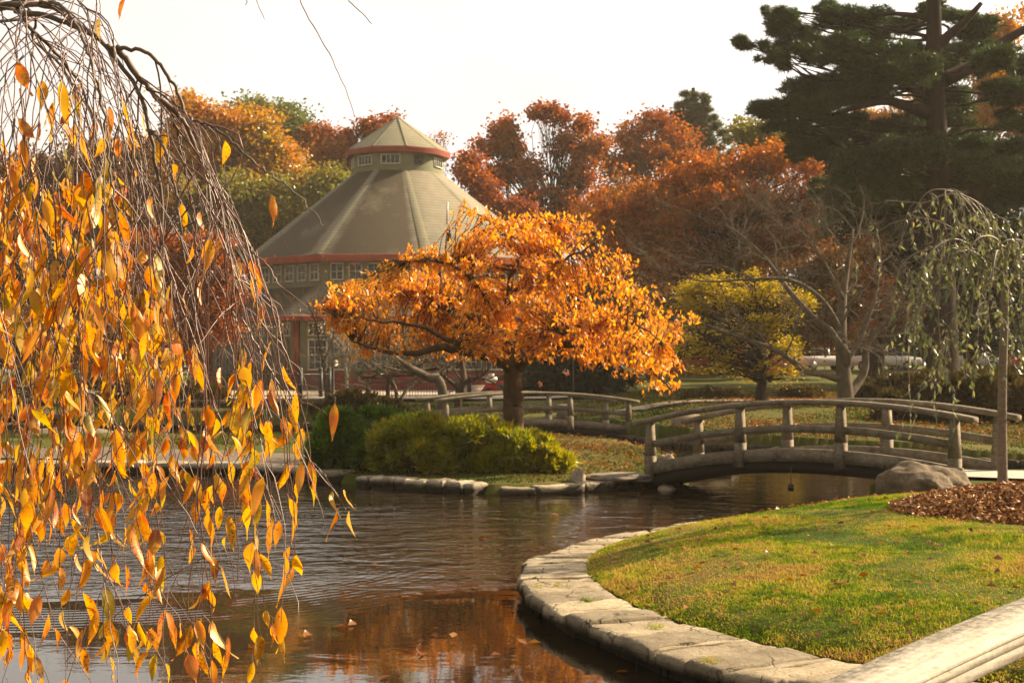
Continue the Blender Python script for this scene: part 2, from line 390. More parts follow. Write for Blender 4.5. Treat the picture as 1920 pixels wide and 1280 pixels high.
M['litter'] = leafmat('fallen_leaf', [(.07,.022,.007),(.15,.048,.01),(.24,.09,.018),(.3,.17,.05)], .25, 2, .2, .03)
M['chip'] = leafmat('mulch_chip', [(.07,.024,.008),(.22,.09,.026),(.4,.19,.06),(.58,.36,.16)], 0.0, 3, .2, .03)

# cherry leaf of the near branches, with veins and red specks
k = NT('cherry_leaf'); 
rnd = k.n('ShaderNodeNewGeometry').outputs['Random Per Island']
uv = k.n('ShaderNodeTexCoord').outputs['UV']; ov = k.coord('Object')
sx = k.n('ShaderNodeSeparateXYZ'); k.l(uv, sx.inputs[0])
c0 = k.ramp(rnd, [(0, (.15,.15,.016)), (.09, (.3,.22,.015)), (.2, (.62,.29,.012)), (.42, (.72,.25,.006)), (.62, (.7,.185,.005)), (.82, (.6,.11,.005)), (.95, (.26,.045,.008)), (1, (.13,.025,.01))])
c0 = k.mix(k.ramp(k.noise(ov, 18, 4, .6), [(.42, 0.0), (.68, .75)]), c0, (.7,.38,.014))
rsel = k.math('FRACT', k.math('MULTIPLY', rnd, 37.7))
th = k.math('MULTIPLY_ADD', rsel, -.14); k.t.nodes[-1].inputs[2].default_value = .69
sp = k.math('MULTIPLY', k.math('SUBTRACT', k.noise(ov, 170, 2, .5), th), 14, True)
sp2 = k.math('MULTIPLY', k.math('SUBTRACT', k.noise(ov, 34, 4, .7), .62), 7, True)
c1 = k.mix(k.math('MULTIPLY', sp, .85), c0, (.16,.018,.006))
c1 = k.mix(k.math('MULTIPLY', sp2, k.math('MULTIPLY', rsel, .8)), c1, (.3,.035,.008))
ax = k.math('ABSOLUTE', sx.outputs[0])
w = k.math('SINE', k.math('MULTIPLY', k.math('SUBTRACT', sx.outputs[1], k.math('MULTIPLY', ax, .32)), 88))
vein = k.math('MULTIPLY', k.math('SUBTRACT', w, .7), 2.2, True)
mid = k.math('SUBTRACT', 1, k.math('MULTIPLY', ax, 12), True)
vv = k.math('MAXIMUM', k.math('MULTIPLY', vein, .35), k.math('MULTIPLY', mid, .6))
c2 = k.mix(vv, c1, (.42,.3,.06))
bp = k.bump(k.math('ADD', w, k.math('MULTIPLY', mid, -2)), .12, .0006)
d = k.n('ShaderNodeBsdfDiffuse'); k.l(c2, d.inputs[0]); k.l(bp, d.inputs['Normal'])
t = k.n('ShaderNodeBsdfTranslucent'); hs = k.n('ShaderNodeHueSaturation'); k.l(c2, hs.inputs['Color']); hs.inputs['Value'].default_value = 1.3; hs.inputs['Saturation'].default_value = 1.08; k.l(hs.outputs[0], t.inputs[0])
m = k.n('ShaderNodeMixShader'); m.inputs[0].default_value = .5; k.l(d.outputs[0], m.inputs[1]); k.l(t.outputs[0], m.inputs[2])
g = k.n('ShaderNodeBsdfGlossy'); g.inputs['Roughness'].default_value = .42; g.inputs[0].default_value = (.95,.9,.8,1); k.l(bp, g.inputs['Normal'])
m2 = k.n('ShaderNodeMixShader'); m2.inputs[0].default_value = .045; k.l(m.outputs[0], m2.inputs[1]); k.l(g.outputs[0], m2.inputs[2])
M['lf_cherry'] = k.done(m2)

# water: brown, still, with breeze patches
k = NT('pond_water'); v = k.coord('Object')
sx = k.n('ShaderNodeSeparateXYZ'); k.l(v, sx.inputs[0])
vst = k.coord('Object', (.8, 1.25, 1))
a = k.noise(vst, 1.9, 3, .5, .5); b = k.noise(vst, 8, 2, .5, .3)
patch = k.noise(v, .16, 3, .5)
ymask = k.math('MULTIPLY', k.math('SUBTRACT', k.math('ADD', sx.outputs[1], k.math('MULTIPLY', k.math('SUBTRACT', patch, .5), 5)), 13.2), .5, True)
ring = k.n('ShaderNodeVectorMath', operation='DISTANCE'); k.l(v, ring.inputs[0]); ring.inputs[1].default_value = (-4.6, 16.5, 0)
rw = k.math('SINE', k.math('MULTIPLY', ring.outputs['Value'], 48))
rmask = k.math('SUBTRACT', 1, k.math('ABSOLUTE', k.math('MULTIPLY', k.math('SUBTRACT', ring.outputs['Value'], 3.6), .8)), True)
xm = k.math('MULTIPLY', k.math('SUBTRACT', k.math('ADD', .2, k.math('MULTIPLY', k.math('SUBTRACT', patch, .5), 6)), sx.outputs[0]), .45, True)
far = k.math('MULTIPLY', k.math('SUBTRACT', 24, sx.outputs[1]), .3, True)
ymask = k.math('MULTIPLY', k.math('MULTIPLY', ymask, k.math('MULTIPLY_ADD', xm, .82)), k.math('MULTIPLY_ADD', far, .7)); k.t.nodes[-2].inputs[2].default_value = .3; k.t.nodes[-3].inputs[2].default_value = .18
amp = k.math('MULTIPLY_ADD', ymask, 1.05); k.t.nodes[-1].inputs[2].default_value = .035
h = k.math('MULTIPLY', k.math('ADD', a, k.math('MULTIPLY', b, .22)), amp)
h = k.math('ADD', h, k.math('MULTIPLY', k.math('MULTIPLY', rw, k.math('MULTIPLY', rmask, k.ramp(k.noise(v, .9, 3), [(.42, 0.0), (.6, 1.0)]))), .03))
bp = k.bump(h, 1.0, .06)
x = k.bsdf((.016,.011,.005), .03, bp, .5); x.inputs['IOR'].default_value = 1.5
M['water'] = k.done(x)
# ------------------------------------------------------------------ ground and water
def grid_lines(segs):
    out = []
    for a, b, st in segs: out.append(np.arange(a, b, st))
    out.append([segs[-1][1]]); return np.concatenate(out)
xs = grid_lines([(-230,-60,10),(-60,-14,1.0),(-14,14,.2),(14,60,1.0),(60,230,10)])
ys = grid_lines([(-40,0,2),(0,46,.2),(46,62,.5),(62,140,2),(140,240,20)])
X, Y = np.meshgrid(xs, ys)
Z = hz(X, Y)
Z = Z + np.where((Z > .25) & (Y > 30), .05 * np.sin(X * .9 + 2 * np.sin(Y * .35)) * np.sin(Y * .6), 0)
nx, ny = len(xs), len(ys)
i = np.arange(ny - 1)[:, None] * nx; j = np.arange(nx - 1)[None, :]
Q = np.stack([i + j, i + j + 1, i + nx + j + 1, i + nx + j], -1).reshape(-1, 4)
me = mesh_data('ground', np.stack([X, Y, Z], -1).reshape(-1, 3), Q, [], smooth=True)
tag(link('ground', me, M['ground']), kind='structure')
mb = MB(); mb.add([(-230,-40,0),(230,-40,0),(230,120,0),(-230,120,0)], [[0,1,2,3]])
tag(mb.build('water', M['water']), kind='structure')

def strip(name, mat, centre, wid, lift=.006, kind='structure'):
    c = smoothline(centre, 60); t = np.gradient(c, axis=0); t /= np.linalg.norm(t, axis=1)[:, None]
    nrm = np.stack([t[:, 1], -t[:, 0]], -1)
    us = np.linspace(-.5, .5, 9); pts = c[:, None, :] + nrm[:, None, :] * (us * wid)[None, :, None]
    z = hz(pts[..., 0], pts[..., 1]) + lift
    V = np.concatenate([pts, z[..., None]], -1).reshape(-1, 3); m = len(us)
    i = np.arange(59)[:, None] * m; j = np.arange(m - 1)[None, :]
    mb = MB(); mb.add(V, np.stack([i + j, i + m + j, i + m + j + 1, i + j + 1], -1).reshape(-1, 4))
    return tag(mb.build(name, mat, smooth=True), kind=kind)
strip('footpath', M['concrete'], [(6.9,22.45),(7.6,21.95),(8.6,21.6),(10,21.4),(14,21.2),(40,20)], 1.7, .05)
strip('stone_path', M['tan_path'], [(-4.4,29.4),(-5.4,30.6),(-8,31.6),(-14,32.4),(-34,33.5)], 1.9, .03)
strip('park_path', M['pave'], [(3.9,47.6),(5.5,49.5),(9,50.5),(15,51),(30,52)], 1.2, .06)
mb = MB(); nn = 24
gx = np.linspace(-34, 3, nn); gy = np.linspace(56.5, 78, nn); X2, Y2 = np.meshgrid(gx, gy)
i = np.arange(nn - 1)[:, None] * nn; j = np.arange(nn - 1)[None, :]
mb.add(np.stack([X2, Y2, np.maximum(hz(X2, Y2), .9) + .09], -1).reshape(-1, 3), np.stack([i + j, i + j + 1, i + nn + j + 1, i + nn + j], -1).reshape(-1, 4))
tag(mb.build('pavement', M['pave']), kind='structure')

# ------------------------------------------------------------------ stone kerbs round the water
def kerb(name, label, outer, inner, zt, zb, mean, mat, seed, gap=.012, wob=.012, round_=.02, nu=4, nv=6, var=(.55, 1.5), thick=.14, under=.02):
    r = np.random.default_rng(seed)
    s = np.concatenate([[0], np.cumsum(np.linalg.norm(np.diff(outer, axis=0), axis=1))])
    cuts = [0.0]
    while cuts[-1] < s[-1]: cuts.append(cuts[-1] + mean * r.uniform(*var) ** (1.0 if var[0] > .5 else 1.6))
    cuts = np.array(cuts[:-1]) / s[-1]
    u0 = s / s[-1]
    at = lambda L, u: np.stack([np.interp(u, u0, L[:, 0]), np.interp(u, u0, L[:, 1])], -1)
    mb = MB()
    for a, b in zip(cuts[:-1], cuts[1:]):
        L = (b - a) * s[-1]; g = gap * r.uniform(.5, 1.8) / L * (b - a)
        A = at(outer, a + g); B = at(outer, b - g); D = at(inner, a + g); E = at(inner, b - g)
        jo = r.uniform(-.03, .03); nrm = (A - D) / (np.linalg.norm(A - D) + 1e-9)
        A = A + nrm * jo; B = B + nrm * (jo + r.uniform(-.012, .012))
        uu = np.array([0, .08, .5, .92, 1.0]) if nu == 4 else np.linspace(0, 1, nu + 1)
        vv = np.array([0, .05, .2, .4, .6, .8, .95, 1]) if nv == 6 else np.linspace(0, 1, nv + 1)
        U, Vv = np.meshgrid(uu, vv)
        W = ((1 - U)[..., None] * A + U[..., None] * B) * (1 - Vv)[..., None] + ((1 - U)[..., None] * D + U[..., None] * E) * Vv[..., None]
        z0 = zt + r.uniform(-wob, wob); tilt = r.uniform(-wob, wob)
        z = z0 + tilt * (U - .5) + r.normal(0, wob * .35, U.shape)
        edge = (U == 0) | (U == 1) | (Vv == 0) | (Vv == 1)
        z = z - edge * round_ * r.uniform(.5, 1.3, U.shape)
        W = W + r.normal(0, round_ * .25, W.shape) * edge[..., None]
        n1, n2 = U.shape
        top = np.concatenate([W, z[..., None]], -1).reshape(-1, 3)
        i = np.arange(n1 - 1)[:, None] * n2; j = np.arange(n2 - 1)[None, :]
        Q = [np.stack([i + j, i + j + 1, i + n2 + j + 1, i + n2 + j], -1).reshape(-1, 4)]
        ring = list(range(n2)) + [q * n2 + n2 - 1 for q in range(1, n1)] + [(n1 - 1) * n2 + q for q in range(n2 - 2, -1, -1)] + [q * n2 for q in range(n1 - 2, 0, -1)]
        m = len(ring); cen = top.mean(0)
        lo = top[ring].copy(); lo[:, 2] = zb; mid = top[ring].copy(); mid[:, 2] = zt - thick
        mid[:, :2] += (mid[:, :2] - cen[:2]) * r.uniform(-.02, .03, (m, 1))
        lo[:, :2] += (lo[:, :2] - cen[:2]) * np.array([-.03]) ; lo[:, :2] -= nrm * under
        lm = lo.copy(); lm[:, 2] = zt - thick - .012
        V = np.concatenate([top, mid, lm, lo]); n0 = n1 * n2; q = np.arange(m); q2 = (q + 1) % m; rr = np.array(ring)
        Q.append(np.stack([rr[q2], rr[q], n0 + q, n0 + q2], -1)); [Q.append(np.stack([n0 + e * m + q2, n0 + e * m + q, n0 + (e + 1) * m + q, n0 + (e + 1) * m + q2], -1)) for e in (0, 1)]
        mb.add(V, np.concatenate(Q))
    o = mb.build(name, mat)
    return tag(o, label, 'kerb')
kerb('stone_kerb', 'broad sandstone kerb curving round the near lawn beside the water', near_outer, near_inner, .2, -.5, .17, M['stone'], 3, .004, .016, .02, 4, 6, (.3, 2.1), .105, .1)
def offs(line, w):
    t = np.gradient(line, axis=0); t /= np.linalg.norm(t, axis=1)[:, None]
    return line + np.stack([-t[:, 1], t[:, 0]], -1) * w
lf = isl_front[isl_front[:, 0] < -3.0]; md = isl_front[(isl_front[:, 0] >= -3.05) & (isl_front[:, 0] < -.3)]; rt = isl_front[isl_front[:, 0] >= -.32]
kerb('slab_kerb', 'low dark edged slab kerb along the island behind the hanging leaves', lf, offs(lf, .7), .22, -.5, .8, M['stone_isl'], 5)
kerb('block_kerb', 'row of pale rounded kerb blocks below the clipped island shrubs', md, offs(md, .45), .2, -.5, .36, M['stone_isl'], 6, .02, .02, .04)
kerb('rubble_kerb', 'rough broken rubble edging at the bridge end of the island', rt, offs(rt, .4), .15, -.5, .5, M['stone_isl'], 7, .014, .025, .022, 4, 6, (.4, 1.7))
kerb('brick_kerb', 'dark low kerb of small stones along the far bank beyond the arched bridge', far_line, offs(far_line, -.3) if False else offs(far_line, .32) if pip(FAR, *offs(far_line, .32)[150]) else offs(far_line, -.32), .2, -.5, .3, M['stone_far'], 8, .02, .02, .03, 2, 2)

# ------------------------------------------------------------------ grass
def blades(name, poly, box, n, hmin, hmax, wid, mat, seed, keep=None, lean=.5):
    r = np.random.default_rng(seed)
    x = r.uniform(box[0], box[1], n); y = r.uniform(box[2], box[3], n)
    m = pip(poly, x, y)
    m &= np.abs(x) < .40 * y + .6
    if keep is not None: m &= keep(x, y, r)
    x = x[m]; y = y[m]; n = len(x); z = hz(x, y) - .01
    h = r.uniform(hmin, hmax, n) * (0.65 + .7 * (np.sin(x * 3.1 + 1.3 * np.sin(y * 2.3)) * .5 + .5) * r.uniform(.5, 1, n))
    az = r.uniform(0, 2 * np.pi, n); fa = az + r.normal(0, .6, n) + np.pi / 2; ln = np.abs(r.normal(0, lean, n)) + .1
    d = np.stack([np.cos(az), np.sin(az)], -1); w = np.stack([np.cos(fa), np.sin(fa)], -1) * wid
    b = np.stack([x, y, z], -1)
    def pt(t, s):
        p = b.copy(); p[:, :2] += d * (h * ln * t * t)[:, None] + w * s; p[:, 2] += h * t * (1 - .35 * ln.clip(0, 1) * t); return p
    V = np.stack([pt(0, -.5), pt(0, .5), pt(.55, .4), pt(.55, -.4), pt(1, 0)], 1).reshape(-1, 3)
    k = np.arange(n)[:, None] * 5
    mb = MB(); mb.add(V, k + np.array([[0, 1, 2, 3]]), k + np.array([[3, 2, 4]]))
    return tag(mb.build(name, mat), kind='stuff')
near_in = np.concatenate([near_inner, [(6.2,22.2),(14,22.5),(14,4)]])
MUL = np.array([6.0, 15.9])
def keep_near(x, y, r):
    q = np.hypot((x - MUL[0]) / 1.6, (y - MUL[1]) / 1.55)
    a = (q > .95 + .12 * np.sin(x * 5) * np.sin(y * 4)) & ~((y + .45 * (x - 7) > 20.9) & (x > 6.2))
    return a & (r.uniform(0, 1, len(x)) < np.clip(1.5 - y / 22, .4, 1))
blades('lawn_grass', near_in, (.3, 9.5, 7.5, 22), 760000, .018, .044, .0085, M['grass'], 21, keep_near, .95)
blades('island_grass', ISL, (-14, 4, 25, 41), 60000, .03, .08, .025, M['grass_far'], 22, lambda x, y, r: (pdist(isl_front, x, y) > .5) & ~((x < -3.2) & (y < 33.4)))
blades('bank_grass', FAR, (-20, 32, 30, 62), 150000, .04, .11, .045, M['grass_far'], 23, lambda x, y, r: (pdist(far_line, x, y) > .35) & ~((x < 3) & (y > 55.5)))

def leafcards(cen, ln, wd, r, flat=0.0, droop=0.0):
    """pairs of triangles folded along the midrib"""
    n = len(cen)
    a = r.normal(0, 1, (n, 3)); a[:, 2] = a[:, 2] * (1 - flat) - droop * 1.6
    a /= np.linalg.norm(a, axis=1)[:, None]
    nn_ = r.normal(0, 1, (n, 3)); nn_[:, 2] += flat * 4
    b = np.cross(nn_, a); b /= np.linalg.norm(b, axis=1)[:, None] + 1e-9
    c = np.cross(a, b)
    L = (np.broadcast_to(ln, (n,)) * r.uniform(.7, 1.25, n))[:, None]; W = (np.broadcast_to(wd, (n,)) * r.uniform(.75, 1.2, n))[:, None]
    f = r.uniform(.05, .35, (n, 1))
    base = cen - a * L * .5
    V = np.stack([base, base + a * L * .45 + b * W * .5 + c * W * f, base + a * L, base + a * L * .45 - b * W * .5 + c * W * f], 1).reshape(-1, 3)
    k = np.arange(n)[:, None] * 4
    return V, np.concatenate([k + np.array([[0, 1, 2]]), k + np.array([[0, 2, 3]])])
def scatter_flat(name, mat, x, y, ln, wd, lift, seed, z=None):
    r = np.random.default_rng(seed); zz = (hz(x, y) if z is None else np.full(len(x), z)) + lift
    V, T = leafcards(np.stack([x, y, zz], -1), ln, wd, r, .93)
    mb = MB(); mb.add(V, (), T)
    return tag(mb.build(name, mat), kind='stuff')
r = np.random.default_rng(31)
x = r.uniform(.5, 8.5, 1300); y = r.uniform(8.5, 21, 1300); m = pip(near_in, x, y) & (r.uniform(0, 1, 1300) < .75)
scatter_flat('lawn_leaves', M['litter'], x[m], y[m], .08, .055, .035, 32)
x = np.concatenate([r.normal(2.0, 1.3, 900), r.uniform(-4, 3.4, 500)]); y = np.concatenate([r.normal(31, 2.6, 900), r.uniform(27, 40, 500)])
m = pip(ISL, x, y) & (pdist(isl_front, x, y) > .2); scatter_flat('island_leaves', M['litter'], x[m], y[m], .1, .075, .06, 33)
x = np.concatenate([r.normal(9, 4, 1800), r.uniform(0, 26, 1500), r.normal(12, 3, 2200)]); y = np.concatenate([r.normal(38, 1.6, 1800), r.uniform(34, 60, 1500), r.normal(50, 2, 2200)])
m = pip(FAR, x, y); scatter_flat('bank_leaves', M['litter'], x[m], y[m], .12, .09, .07, 34)
wl = [(890,1101),(720,1271),(1398,1258),(980,1205),(1003,1207),(575,1193),(566,1195),(660,1172),(790,1228),(640,1177),(1040,965),(1057,918),(1082,990),(905,1010),(760,1120),(850,1192),(1210,918),(1165,1262),(870,985),(700,1060),(930,1230),(1120,935),(540,1060),(470,1215)]
p = np.array([G(a, b, 0.0) for a, b in wl]); scatter_flat('floating_leaves', M['litter'], p[:, 0], p[:, 1], .13, .07, .012, 35, 0.0)

blades('lawn_tufts', near_in, (.3, 9.5, 7.5, 22), 150000, .04, .085, .008, M['grass'], 24, lambda x, y, r: keep_near(x, y, r) & ((np.sin(x * 2.3 + 1.7 * np.sin(y * 1.3)) + np.sin(y * 2.9 + 1.1 * np.sin(x * 1.9)) + r.normal(0, .25, len(x))) > 1.25), .8)
tp = np.array([G(px_, py_, .2) for px_, py_ in ((1008,1101),(1046,1099),(1103,1127),(1228,1176),(1330,1240))]); r = np.random.default_rng(36)
b = np.repeat(tp, 60, 0) + r.normal(0, .035, (300, 3)) * np.array([1.3, 1, 0]); az = r.uniform(0, 6.28, 300); w = np.stack([np.cos(az), np.sin(az), 0 * az], -1) * .004
tpv = b + np.stack([r.normal(0, .02, 300), r.normal(0, .02, 300), r.uniform(.015, .045, 300)], -1)
mb = MB(); mb.add(np.stack([b - w, b + w, tpv], 1).reshape(-1, 3), (), np.arange(300)[:, None] * 3 + np.array([[0, 1, 2]])); tag(mb.build('kerb_tufts', M['grass']), kind='stuff')

# mulch heap round the sapling
r = np.random.default_rng(41); n = 15000
a = r.uniform(0, 2 * np.pi, n); q = np.sqrt(r.uniform(0, 1, n)) * 1.02
x = MUL[0] + 1.7 * q * np.cos(a); y = MUL[1] + 1.62 * q * np.sin(a)
mz = lambda x, y: hz(x, y) + .19 * np.clip(1 - (np.hypot((x - MUL[0]) / 1.7, (y - MUL[1]) / 1.62)) ** 2, 0, 1)
V, T = leafcards(np.stack([x, y, mz(x, y) + r.uniform(-.01, .035, n)], -1), .085, .026, r, .5)
mb = MB(); mb.add(V, (), T); tag(mb.build('mulch_chips', M['chip']), kind='stuff')
gx = np.linspace(-1, 1, 34); A, B = np.meshgrid(gx, gx); X3 = MUL[0] + 1.7 * A; Y3 = MUL[1] + 1.62 * B
R = np.hypot(A, B); Z3 = mz(X3, Y3) + np.where(R < 1, .006, -.1) - .012
i = np.arange(33)[:, None] * 34; j = np.arange(33)[None, :]
mb = MB(); mb.add(np.stack([X3, Y3, Z3], -1).reshape(-1, 3), np.stack([i + j, i + j + 1, i + 35 + j, i + 34 + j], -1).reshape(-1, 4))
tag(mb.build('mulch_bed', M['earth'], smooth=True), kind='structure')
st = np.array([P(1893, 1001, 15.3), P(1898, 985, 15.3), P(1906, 970, 15.35), P(1918, 957, 15.45)])
mb = MB(); mb.tube(smoothline(st, 14), np.linspace(.012, .022, 14), 7)
tag(mb.build('bare_stick', surf('peeled_wood', [(.45,.36,.24),(.6,.5,.36)], 20, .7)), 'pale peeled stick poking out of the mulch heap', 'stick')

# ------------------------------------------------------------------ rocks
def rock(name, label, cen, size, seed, mat, rot=0.0, flat=.45, sub=4, amp=.22):
    bm = bmesh.new(); bmesh.ops.create_icosphere(bm, subdivisions=sub, radius=1.0)
    so = Vector((seed * 3.1, seed * 1.7, seed * .9)); ca, sa = math.cos(rot), math.sin(rot)
    for v in bm.verts:
        p = v.co.copy()
        d = 1 + amp * mnoise.noise(p * 1.1 + so) + amp * .6 * mnoise.noise(p * 2.6 + so) + .05 * mnoise.noise(p * 7 + so) + .035 * mnoise.noise(Vector((p.x * 3, p.y * 3, p.z * 14)) + so)
        q = Vector((p.x, p.y, max(p.z, -flat))) * d
        q = Vector((q.x * size[0], q.y * size[1], q.z * size[2]))
        v.co = Vector((q.x * ca - q.y * sa, q.x * sa + q.y * ca, q.z))
    me = bpy.data.meshes.new(name); bm.to_mesh(me); bm.free()
    for pl in me.polygons: pl.use_smooth = True
    o = link(name, me, mat); o.location = cen
    return tag(o, label, 'rock')
c = P(1735, 922, 20.0); rock('boulder', 'large brown layered boulder at the lawn end of the arched bridge', (c[0], c[1], .42), (.64,.5,.46), 2, M['rock'], .15, .5, 5, .3)
c = P(1083, 878, 25.6); rock('edge_stone', 'pale pointed stone standing at the end of the clipped shrubs', (c[0], c[1], .2), (.15,.1,.21), 5, M['rock_pale'], .5, .3, 3, .5)
c = P(1150, 884, 25.9); rock('slab_stone', 'broad flat pale slab on the island edge next to the arched bridge', (c[0]+.1, c[1]+.1, .2), (.66,.42,.1), 9, M['rock_pale'], .1, .5, 4)
c = P(1292, 822, 40.2); rock('bank_rock', 'rounded grey rock on the far lawn seen over the arched bridge', (c[0], c[1], .5), (.5,.4,.4), 11, M['rock'], .2, .5, 3)
c = P(1245, 850, 29.2); rock('ledge_rock', 'low wet rock ledge between the first two posts of the arched bridge', (c[0]+.5, c[1]+.6, .1), (1.1,.6,.16), 13, M['rock'], .1, .5, 4)
c = P(1250, 845, 29.0); rock('pointed_rock', 'small pointed rock on the ledge behind the leftmost bridge post', (c[0], c[1], .3), (.16,.14,.16), 14, M['rock_pale'], .1, .4, 3, .5)
c = P(130, 812, 43); rock('channel_rock', 'grey rock ledge in the channel behind the hanging leaves', (c[0], c[1], .05), (2.0,.8,.35), 17, M['rock'], .1, .5, 3)
c = P(1278, 905, 24.4); rock('pier_stone', 'two lit stones under the shaded end of the arched bridge', (c[0]-.1, c[1]+1.5, -.06), (.2,.18,.14), 19, M['rock_pale'], .1, .5, 3)
# ------------------------------------------------------------------ arched timber footbridges
def bridge(label, ox, oy, ang, zl, zr, rise, name='footbridge', L=6.0, W=1.436, posts=4, group=None):
    """near left post stands at (ox, oy); the deck runs along ang"""
    t = thing(name, label, 'bridge', (ox, oy, 0), group)
    ax = np.array([math.cos(ang), math.sin(ang), 0]); cr = np.array([-math.sin(ang), math.cos(ang), 0]); O = np.array([ox, oy, 0.])
    zd = lambda s: zl + (zr - zl) * s / L + rise * 4 * (s / L) * (1 - s / L)
    pt = lambda s, w, dz: O + ax * s + cr * w + np.array([0, 0, zd(s) + dz])
    def arch(s0, s1, w, dz, n=26): return np.array([pt(s, w, dz) for s in np.linspace(s0, s1, n)])
    rect = lambda a, b, c, d: [(a, c), (b, c), (b, d), (a, d)]
    rs = np.random.default_rng(int(abs(ox) * 100))
    # deck of cross planks
    mb = MB(); s = -.15
    while s < L + .15:
        e = s + .135; dz = rs.uniform(-.004, .004)
        B = [pt(s, .06, -.04 + dz), pt(e, .06, -.04 + dz), pt(e, W - .06, -.04 + dz), pt(s, W - .06, -.04 + dz)]
        mb.hexa(B, [b + np.array([0, 0, .04]) for b in B]); s = e + .012
    mb.build('deck', M['plank'], t)
    for w in (.2, W / 2, W - .2):
        mb = MB(); mb.sweep(arch(-.3, L + .3, w, -.04), rect(-.06, .06, -.2, -.003)); mb.build('support_beam', M['wood_dark'], t)
    for side in (0, 1):
        w = 0 if side == 0 else W; sg = 1 if side == 0 else -1
        mb = MB(); mb.sweep(arch(-.12, L + .12, w + sg * .02, 0), rect(-.04, .04, -.045, .17)); mb.build('side_beam', M['wood'], t)
        mb = MB(); mb.sweep(arch(-.1, L + .1, w + sg * .045, 0), rect(-.035, .035, -.24, -.05)); mb.build('fascia_board', M['wood_dark'], t)
        mb = MB(); mb.sweep(arch(-.34, L + .34, w, .95), [(-.1,-.045),(.1,-.045),(.1,.028),(.07,.042),(-.07,.042),(-.1,.028)]); mb.build('handrail', M['wood'], t)
        mb = MB(); mb.sweep(arch(.04, L - .04, w, .50), rect(-.028, .028, -.06, .065)); mb.build('mid_rail', M['wood'], t)
        for k in range(posts):
            s = L * k / (posts - 1); b = -.12
            mb = MB()
            B = [pt(s, w, b) + ax * a + cr * c for a, c in ((-.085,-.075),(.085,-.075),(.085,.075),(-.085,.075))]
            Bm = [pt(s, w, .3) + ax * a + cr * c for a, c in ((-.083,-.073),(.083,-.073),(.083,.073),(-.083,.073))]
            Tt = [pt(s, w, .91) + ax * a + cr * c for a, c in ((-.05,-.062),(.05,-.062),(.05,.062),(-.05,.062))]
            for q in (B, Bm, Tt):
                for v in q: pass
            z = lambda q, zz: [np.array([v[0], v[1], zz]) for v in q]
            zb = zd(s)
            B = z(B, zb + b); Bm = z(Bm, zb + .3); Tt = z(Tt, zb + .906)
            mb.hexa(B, Bm); mb.hexa([v + np.array([0, 0, .0005]) for v in Bm], Tt)
            mb.build('post', M['wood'], t)
    return t
bridge('weathered arched timber bridge crossing from the island to the near lawn', 2.53, 26.0, -math.pi / 4, .3, .52, .27, group=None)
a2 = math.radians(25)
bridge('low arched timber bridge behind the orange cherry tree trunk', .83 - 3 * math.cos(a2), 42 - 3 * math.sin(a2), a2, .36, .28, .2)
bridge('mostly hidden timber bridge far behind the hanging cherry leaves', -20.2, 46.6, math.radians(8), .45, .45, .2)
# hanging lamp box under the main bridge
mb = MB(); c = P(1483, 910, 23.4)
mb.tube([c + np.array([0, 0, -.09]), c + np.array([0, 0, .02])], [.05, .05], 10)
mb.tube([c + np.array([0, 0, .02]), c + np.array([0, 0, .3])], [.008, .008], 5)
tag(mb.build('hanging_lantern', M['iron']), 'small black fitting hanging below the middle of the arched bridge', 'lantern')

# the near bridge one stands on: only its handrail comes into the picture
t = thing('footbridge', 'sun bleached timber handrail with grooved edge crossing the bottom corner close to the viewer', 'bridge', (.4, 2.4, 0))
vd = np.array([2783., 2667., 334.]); vd /= np.linalg.norm(vd)
Q0 = P(1606, 1241, 2.62); wr = math.hypot(vd[0], vd[1])
side = np.array([vd[1], -vd[0], 0]) / wr
path = np.array([Q0 + vd * s + np.array([0, 0, -.028 * (s - .3) ** 2 - .0]) for s in np.linspace(-2.4, 2.6, 60)])
# profile: a = to the viewer's right (+), b = up; the far edge is the datum
prof = [(.0,-.045),(.0,-.012),(.006,-.003),(.018,.0),(.055,.002),(.118,.0),(.134,-.004),(.1395,-.0105),(.1375,-.0125),(.1375,-.0145),(.140,-.0165),(.140,-.028),(.138,-.030),(.138,-.032),(.1405,-.034),(.1405,-.052),(.136,-.056)]
bl = NT('bleached_wood'); v = bl.coord('Object'); vv_ = bl.coord('Object', (1, 1, 1))
mp = bl.n('ShaderNodeMapping'); bl.l(v, mp.inputs[0]); mp.inputs['Rotation'].default_value = (0, 0, -math.atan2(vd[1], vd[0])); mp.inputs['Scale'].default_value = (1, 1, 1)
mp2 = bl.n('ShaderNodeMapping'); bl.l(mp.outputs[0], mp2.inputs[0]); mp2.inputs['Scale'].default_value = (.16, 1.6, 1.6)
g1 = bl.noise(mp2.outputs[0], 60, 5, .65); g2 = bl.noise(v, 55, 6, .75); g3 = bl.noise(mp2.outputs[0], 9, 4, .6)
sxr = bl.n('ShaderNodeSeparateXYZ'); bl.l(mp.outputs[0], sxr.inputs[0])
f = bl.math('ADD', bl.math('MULTIPLY', g1, .5), bl.math('MULTIPLY', g2, .5))
c = bl.ramp(f, [(.3, (.2,.17,.125)), (.44, (.38,.335,.265)), (.6, (.52,.47,.385))])
al = bl.ramp(g3, [(.38, .25), (.5, 1.0)])
edge = bl.n('ShaderNodeMapRange'); bl.l(sxr.outputs[1], edge.inputs[0])
q0 = Q0 @ np.array([-math.sin(math.atan2(vd[1], vd[0])), math.cos(math.atan2(vd[1], vd[0])), 0]) - 0
off_ = np.array([.4, 2.4, 0]) @ np.array([-math.sin(math.atan2(vd[1], vd[0])), math.cos(math.atan2(vd[1], vd[0])), 0])
edge.inputs[1].default_value = q0 - off_ - .105; edge.inputs[2].default_value = q0 - off_ - .05
edge.inputs[3].default_value = 0; edge.inputs[4].default_value = 1
